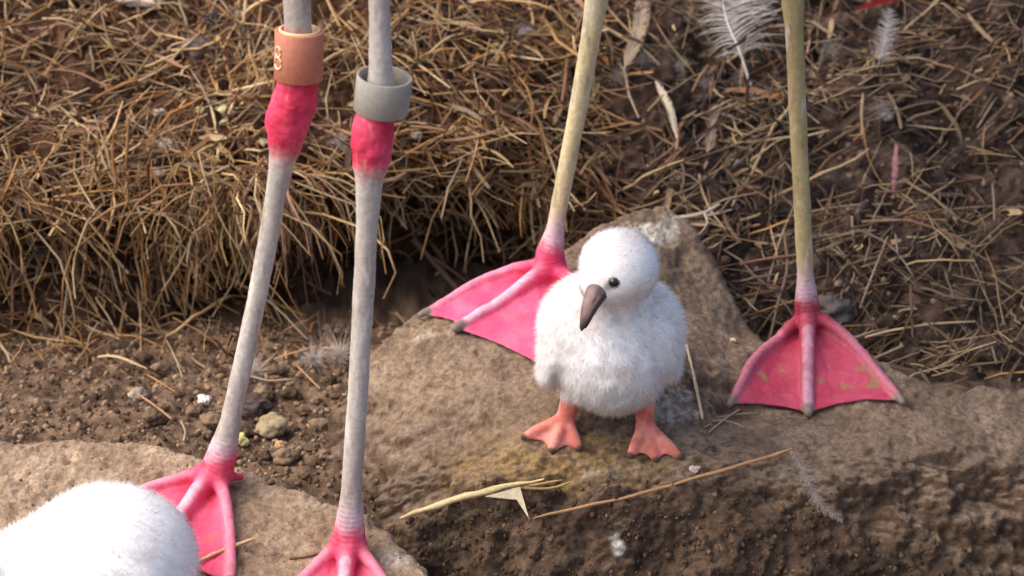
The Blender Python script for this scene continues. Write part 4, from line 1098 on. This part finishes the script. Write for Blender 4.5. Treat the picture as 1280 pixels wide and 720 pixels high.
# ------------------------------------------------------------------ feathers
def feather(pts, wl, wr, col, label, lift=1.0, curl=.3, start=.25, dens=46, shaft_r=.07, group=None, seed=0, bv=None, sweep=.9, bw=.032):
    rr = np.random.default_rng(500 + seed)
    if bv is None: q = np.array([bank_px(x, y, lift) for x, y in pts])
    else:
        hit = np.array([np.linalg.norm(cast(bv, *p_) - CAM) for p_ in pts]); A = np.c_[np.ones(len(pts)), np.arange(len(pts))]
        dist = A @ np.linalg.lstsq(A, hit, rcond=None)[0]; dist -= max(0, (dist - hit).max()) + .5
        q = np.array([CAM + ray(*p_) / np.linalg.norm(ray(*p_)) * d_ for p_, d_ in zip(pts, dist)])
    C = spline(q, 40)
    T = np.gradient(C, axis=0); T /= np.linalg.norm(T, axis=1)[:, None]
    view = CAM - C.mean(0); view /= np.linalg.norm(view)
    nrm = view + np.array([.15, .2, .3]); nrm /= np.linalg.norm(nrm)
    o0 = C[np.argmin(C[:, 2])].copy()
    root = add('feather', None, None, loc=o0, label=label, cat='feather', group=group or 'moulted feathers on the bank')
    R = np.linspace(1, .25, 40) * shaft_r
    V, F, _ = tubes((C - o0)[None], R[None], 6)
    add('shaft', mesh_np('shaft', V, F, np.repeat(np.minimum(np.asarray(col) * 1.1, .85)[None], len(V), 0)), M_feather, root)
    VV, FF, CC = [], [], []; n = 0
    for sd_, w in ((-1, wl), (1, wr)):
        for k in range(dens):
            s = start + (1 - start) * (k + rr.random()) / dens
            i = min(int(s * 39), 38); p = C[i] + (C[i + 1] - C[i]) * (s * 39 - i)
            side = np.cross(T[i], nrm); side /= np.linalg.norm(side); side *= sd_
            up = np.cross(side, T[i]); up = up if up @ nrm > 0 else -up
            L = w * (math.sin(math.pi * min(1, (s - start) / (1 - start) * .8 + .2)) ** .5) * rr.uniform(.8, 1.1)
            u = np.linspace(0, 1, 6)[:, None]
            d = side + T[i] * sweep * rr.uniform(.7, 1.2)
            d /= np.linalg.norm(d)
            B = p + d * u * L + (up * rr.normal(.1, .2) + T[i] * rr.normal(-curl, .2) ) * (u ** 2) * L * .8
            wd = np.array([1, 1, .9, .75, .5, .15])[:, None] * bw
            e = np.cross(d, up)
            VV.append(np.stack([B - e * wd, B + e * wd], 1).reshape(-1, 3)); FF += [(n + 2*j, n + 2*j + 1, n + 2*j + 3, n + 2*j + 2) for j in range(5)]; n += 12
            CC.append(np.repeat((np.asarray(col) * rr.uniform(.8, 1.08))[None], 12, 0))
    add('vane', mesh_np('vane', np.concatenate(VV) - o0, np.array(FF), np.concatenate(CC)), M_feather, root)
    return root
feather([(938, 106), (925, 65), (910, 30), (903, -45)], 2.6, 4.6, lin(226, 220, 212), 'large white feather with curling barbs and a bare quill on the bank', 1.6, .55, .2, 64, .11, seed=1, sweep=.5)
feather([(846, 172), (838, 140), (820, 102)], .6, .7, lin(228, 214, 190), 'small cream feather lying below the large white feather', 1.2, .1, .05, 80, .07, seed=2, sweep=2.2, bw=.05)
feather([(780, 86), (795, 50), (806, -20)], 1.4, 1.2, lin(206, 186, 160), 'broad tan feather lying right beside the top of the yellow leg', 1.4, .1, .02, 90, .06, seed=3, sweep=2.0, bw=.05)
feather([(884, 190), (890, 165), (893, 130)], 1.1, 1.0, lin(182, 160, 136), 'small frayed tan feather on bare earth of the bank', 1.0, .1, .02, 26, .05, seed=4, sweep=2.0)
feather([(1098, 80), (1106, 50), (1112, 10)], 1.3, 1.5, lin(186, 180, 176), 'fluffy grey feather on the shaded end of the bank', 1.2, .5, .05, 50, .05, seed=5)
feather([(1116, 248), (1118, 215), (1120, 180)], .45, .5, lin(200, 146, 146), 'small pink feather stuck upright in the bank', 1.2, .1, .05, 60, .07, seed=6, sweep=2.2, bw=.05)
feather([(1070, 12), (1100, 2), (1140, -6)], .7, .7, lin(140, 36, 44), 'dark red feather lying at the top of the bank', 1.5, .1, .05, 40, .07, seed=7, sweep=2.0)
feather([(988, 562), (1005, 590), (1020, 625), (1052, 652)], 1.0, .8, lin(176, 164, 154), 'made-up feathery strand standing in for a blurred whitish reflection before the big boulder', 1.0, .2, .0, 80, .012, 'reflection streak on the boulder', 8, bvh_2, 1.2, .009)  # added strand imitating a blurred whitish reflection, built from feather barbs
feather([(735, 25), (727, 15), (722, 0)], .8, .8, lin(222, 214, 214), 'tiny white feather beside the yellow leg', 1.0, .4, .05, 26, .05, seed=9)
feather([(640, 48), (655, 36), (668, 30)], .7, .7, lin(196, 180, 180), 'tiny greyish feather caught in the brown straw mat', 1.0, .4, .05, 26, .05, seed=10)

def tuft(bv, px, py, size, col, label, group, lift=.3, n=60, seed=0):
    n = n * 4
    rr = np.random.default_rng(900 + seed)
    c = cast(bv, px, py)
    if c is None: return
    d = rr.normal(0, 1, (n, 3)); d[:, 2] = np.abs(d[:, 2]) * .8; d[:, 1] -= .3; d /= np.linalg.norm(d, axis=1)[:, None]
    K = 5; s = np.linspace(0, 1, K)
    cv = rr.normal(0, 1.2, (n, 3)); size = size * .6
    P = (s[None, :, None] * d[:, None] + cv[:, None] * (s ** 2)[None, :, None]) * (size * rr.uniform(.5, 1, n))[:, None, None] + np.array([0, 0, .1])
    V, F, si = tubes(P, np.full((n, K), .009), 3)
    add('down_tuft', mesh_np('down_tuft', V, F, np.repeat(np.asarray(col)[None], len(V), 0)), M_feather, loc=c, label=label, cat='down tuft', group=group)
for k, (px, py, sz, what) in enumerate([(405, 440, 1.5, 'large white'), (425, 447, 1.1, 'white'), (392, 452, .8, 'small white'), (318, 468, 1.1, 'greyish white')]):
    tuft(bvh_b if py < 445 else bvh_g, px, py, sz, lin(226, 216, 206), what + ' fluffy tuft of down on soil under the dark hollow', 'down tufts under the hollow', seed=k, n=90)
for k, (px, py, sz, lb) in enumerate([(208, 185, .9, 'wisp of pale down beside the whitish crumbs in the straw'), (310, 55, .8, 'wisp of pale down close to the orange ring'), (268, 30, .6, 'wisp of pale down next to the blue-black lump'), (425, 180, .6, 'wisp of pale down between the two red ankles'),
        (1040, 65, .8, 'wisp of down on the bank between the dark yellow leg and the grey feather'), (925, 100, .8, 'wisp of down beside the bare quill of the large white feather'), (880, 108, .7, 'wisp of down above the frayed tan feather'), (918, 215, .9, 'wisp of down on the blue-grey lump in the bank'), (640, 35, .8, 'wisp of down around the tiny greyish feather'), (1100, 140, .8, 'wisp of down below the fluffy grey feather'), (850, 85, .6, 'wisp of down above the small cream feather'), (770, 100, .8, 'wisp of down just right of the yellow leg'), (805, 78, .8, 'wisp of down at the foot of the broad tan feather')]):
    tuft(bvh_b, px, py, sz, lin(206, 196, 188), lb, 'wisps of down in the bank', seed=20 + k, n=50)

# ------------------------------------------------------------------ stones and crumbs
def ico(sub):
    t = (1 + 5 ** .5) / 2
    v = [(-1, t, 0), (1, t, 0), (-1, -t, 0), (1, -t, 0), (0, -1, t), (0, 1, t), (0, -1, -t), (0, 1, -t), (t, 0, -1), (t, 0, 1), (-t, 0, -1), (-t, 0, 1)]
    f = [(0,11,5),(0,5,1),(0,1,7),(0,7,10),(0,10,11),(1,5,9),(5,11,4),(11,10,2),(10,7,6),(7,1,8),(3,9,4),(3,4,2),(3,2,6),(3,6,8),(3,8,9),(4,9,5),(2,4,11),(6,2,10),(8,6,7),(9,8,1)]
    v = [np.array(x) / np.linalg.norm(x) for x in v]
    for _ in range(sub):
        c = {}; nf = []
        def mid(a, b):
            k = (min(a, b), max(a, b))
            if k not in c: m = v[a] + v[b]; v.append(m / np.linalg.norm(m)); c[k] = len(v) - 1
            return c[k]
        for a, b, d in f:
            x, y, z = mid(a, b), mid(b, d), mid(d, a); nf += [(a, x, z), (b, y, x), (d, z, y), (x, y, z)]
        f = nf
    return np.array(v), np.array(f)
I1, I1F = ico(0); I2, I2F = ico(3)
def stone(bv, px, py, size, col, label, group=None, name='stone', cat='stone', flat=.75, seed=0, sink=.3):
    c = cast(bv, px, py)
    if c is None: return
    rr = np.random.default_rng(1500 + seed)
    V = I2 * size * np.array([1, rr.uniform(.75, 1.0), flat]); off = rr.uniform(0, 50, 3)
    V = V * (1 + .7 * fbm(I2 * .9 + off, 1.0, 4, .6, seed=seed))[:, None]
    cc = mixc(np.asarray(col) * .8, np.asarray(col) * 1.15, sstep(-.3, .4, fbm(V + off, 1.5, 3, seed=3))[:, None])
    add(name, mesh_np(name, V, I2F, np.clip(cc, 0, .85)), M_crumb, loc=c + np.array([0, size * .5, size * (flat - sink)]), label=label, cat=cat, group=group)
stone(bvh_g, 314, 522, 1.15, lin(86, 74, 68), 'dark grey round stone on the soil between the two ringed legs', seed=1)
stone(bvh_g, 340, 545, 1.0, lin(150, 134, 106), 'tan round stone on the soil in front of the dark grey stone', seed=2)
stone(bvh_g, 256, 505, .42, lin(226, 214, 206), 'small white stone on the dark soil left of the ringed leg', seed=3)
stone(bvh_g, 300, 556, .5, lin(206, 196, 130), 'small yellowish stone at the back edge of the low boulder', seed=4)
stone(bvh_g, 172, 500, .6, lin(170, 156, 138), 'pale stone on the dark soil beside the straw scrap', seed=5)
stone(bvh_g, 350, 562, .4, lin(200, 160, 120), 'small orange-tan pebble on the soil behind the low boulder', seed=6)
stone(bvh_b, 1042, 398, 1.9, lin(112, 104, 98), 'smooth grey rounded stone behind the dirty pink foot', flat=.6, seed=7)
stone(bvh_b, 170, 8, 2.2, lin(176, 166, 154), 'pale grey stone at the top of the straw bank', flat=.5, seed=8)
stone(bvh_b, 266, 32, .75, lin(44, 46, 50), 'blue-black lump lodged in the straw behind the orange ring', seed=9)
stone(bvh_b, 250, 78, 1.3, lin(112, 96, 90), 'grey-brown clod below the blue-black lump in the straw', seed=10)
stone(bvh_2, 608 + 260, 590, .3, lin(214, 190, 170), 'tiny pale pebble on the big boulder beside the chick foot', seed=12)
stone(bvh_2, 917, 428, .22, lin(230, 215, 170), 'tiny cream pebble on the boulder near the dirty pink web', seed=13)
rr = np.random.default_rng(77)
k = 0
for px, py in [(200, 470), (180, 455), (285, 487), (240, 520), (225, 500), (380, 520), (400, 540), (372, 575), (392, 565), (330, 500), (365, 500), (345, 470), (395, 505), (412, 480), (190, 530), (265, 535), (310, 545), (380, 600), (355, 580), (275, 470), (205, 515), (405, 575), (330, 575), (420, 500)]:
    k += 1; zs = rr.uniform(.3, .75)
    stone(bvh_g, px, py, zs, [lin(104, 86, 68), lin(128, 108, 86), lin(80, 66, 53)][k % 3], ('large ' if zs > .55 else 'small ') + ['brown', 'pale tan', 'dark'][k % 3] + ' clod ' + ('just behind the low boulder' if py > 530 else 'at the foot of the straw bank') + (' left of the orange-ringed leg' if px < 300 else ' between the ringed legs'), 'clods on the soil', 'clod', 'clod', seed=40 + k)
for j, (px, py, sz, c, what) in enumerate([(250, 143, .4, lin(196, 186, 140), 'cream crumb'), (278, 143, .5, lin(206, 198, 150), 'larger yellow-white crumb'), (281, 157, .45, lin(192, 182, 138), 'flat yellow-white crumb'), (200, 146, .5, lin(196, 186, 168), 'white crumb'),
        (208, 188, .6, lin(176, 166, 150), 'big whitish crumb'), (195, 222, .6, lin(168, 152, 132), 'tan crumb'), (168, 214, .7, lin(150, 136, 128), 'grey lump'), (622, 62, .5, lin(186, 172, 136), 'cream crumb'), (600, 26, .4, lin(196, 186, 150), 'yellow-white crumb'), (857, 28, .6, lin(160, 148, 138), 'grey-white crumb'),
        (920, 212, .7, lin(130, 126, 124), 'blue-grey lump'), (655, 232, .4, lin(170, 162, 152), 'small white crumb'), (538, 70, .35, lin(160, 142, 116), 'tiny tan crumb'), (300, 24, .5, lin(156, 142, 128), 'greyish crumb'), (330, 182, .4, lin(166, 148, 122), 'small tan crumb'), (895, 62, .6, lin(136, 118, 102), 'brown crumb'), (1110, 150, .5, lin(150, 144, 140), 'grey crumb'), (428, 190, .5, lin(160, 150, 138), 'pale grey crumb'), (1030, 68, .5, lin(130, 120, 114), 'dull crumb'), (520, 175, .5, lin(136, 124, 108), 'dull tan crumb')]):
    place = 'behind the orange-ringed leg' if px < 345 else ('beside the grey ring' if px < 545 else ('in the brown straw mat' if px < 720 else ('near the large white feather' if px < 960 else 'on the shaded end of the bank')))
    stone(bvh_b, px, py, sz, c, what + ' of old droppings stuck in the straw ' + place, 'pale crumbs in the bank', 'pale_crumb', 'crumb', seed=80 + j, sink=.1, flat=.6)

def crumbs(pts, nrm, sizes, cols, seed):
    rr = np.random.default_rng(seed); N = len(pts)
    off = rr.uniform(.65, 1.3, (N, 12 if False else len(I1)))
    sc = rr.uniform(.6, 1.2, (N, 3))
    V = pts[:, None] + I1[None] * off[:, :, None] * sc[:, None] * sizes[:, None, None]
    F = (I1F[None] + (np.arange(N) * len(I1))[:, None, None]).reshape(-1, 3)
    return V.reshape(-1, 3), F, np.repeat(cols, len(I1), 0)
def scatter(P, F, w, N, smin_, smax, cols, seed):
    rr = np.random.default_rng(seed); w = w / w.sum()
    fi = rr.choice(len(F), N, p=w); a = rr.dirichlet([1] * 4, N)
    p = (P[F[fi]] * a[:, :, None]).sum(1)
    sz = smin_ + (smax - smin_) * rr.random(N) ** 3
    c = np.array(cols)[rr.integers(0, len(cols), N)] * rr.uniform(.75, 1.2, N)[:, None]
    return crumbs(p, None, sz, c, seed + 1)
def farea(P, F): return np.linalg.norm(np.cross(P[F[:, 2]] - P[F[:, 0]], P[F[:, 3]] - P[F[:, 1]]), axis=1)
earth = [lin(98, 80, 64), lin(126, 104, 82), lin(74, 58, 46), lin(150, 126, 100)]
fc = gp[gF].mean(1); w = farea(gp, gF) * ((fc[:, 0] > -50) & (fc[:, 0] < -8) & (fc[:, 1] > -2) & (fc[:, 1] < 26))
V, F, c = scatter(gp, gF, w, 12000, .04, .3, earth, 301)
add('soil_crumbs', mesh_np('soil_crumbs', V, F, c), M_crumb, kind='stuff', label='loose dark crumbs of soil covering the ground under the bank', cat='soil')
dk = [lin(84, 66, 52), lin(98, 78, 61), lin(74, 58, 46), lin(112, 90, 70)]
fd = dirt[:, 0][r2F].mean(1) if False else (np.maximum(sstep(.9, .55, r2N[:, 2]), sstep(-.8, -3, r2P[:, 1])) * sstep(13, 6, r2P[:, 1]))[r2F].mean(1)
V, F, c = scatter(r2P, r2F, farea(r2P, r2F) * (fd * (fd > .45) * (r2P[:, 1][r2F].mean(1) < -1.6) * (fbm(r2P, .5, 2, seed=7)[r2F].mean(1) > -.15)), 12000, .03, .24, dk, 311)
o = add('caked_soil', mesh_np('caked_soil', V, F, c), M_crumb, b2, kind='stuff')
V, F, c = scatter(r1P, r1F, farea(r1P, r1F), 3000, .03, .13, [lin(150, 124, 98), lin(110, 88, 68), lin(176, 150, 122)], 321)
add('grit', mesh_np('grit', V, F, c), M_crumb, b1, kind='stuff')
# chaff on the bank
fb_ = BF[vis[BF].all(1)]
V, F, c = scatter(BP, fb_, farea(BP, fb_) * (.35 + sstep(760, 900, bpx)[fb_].mean(1)), 9000, .05, .32, [lin(84, 60, 44), lin(120, 94, 74), lin(62, 44, 34), lin(150, 128, 106)], 331)
add('bank_crumbs', mesh_np('bank_crumbs', V, F, c), M_crumb, kind='stuff', label='crumbs of earth and chaff scattered through the straw bank', cat='soil')
print('straw objects', n_straw)
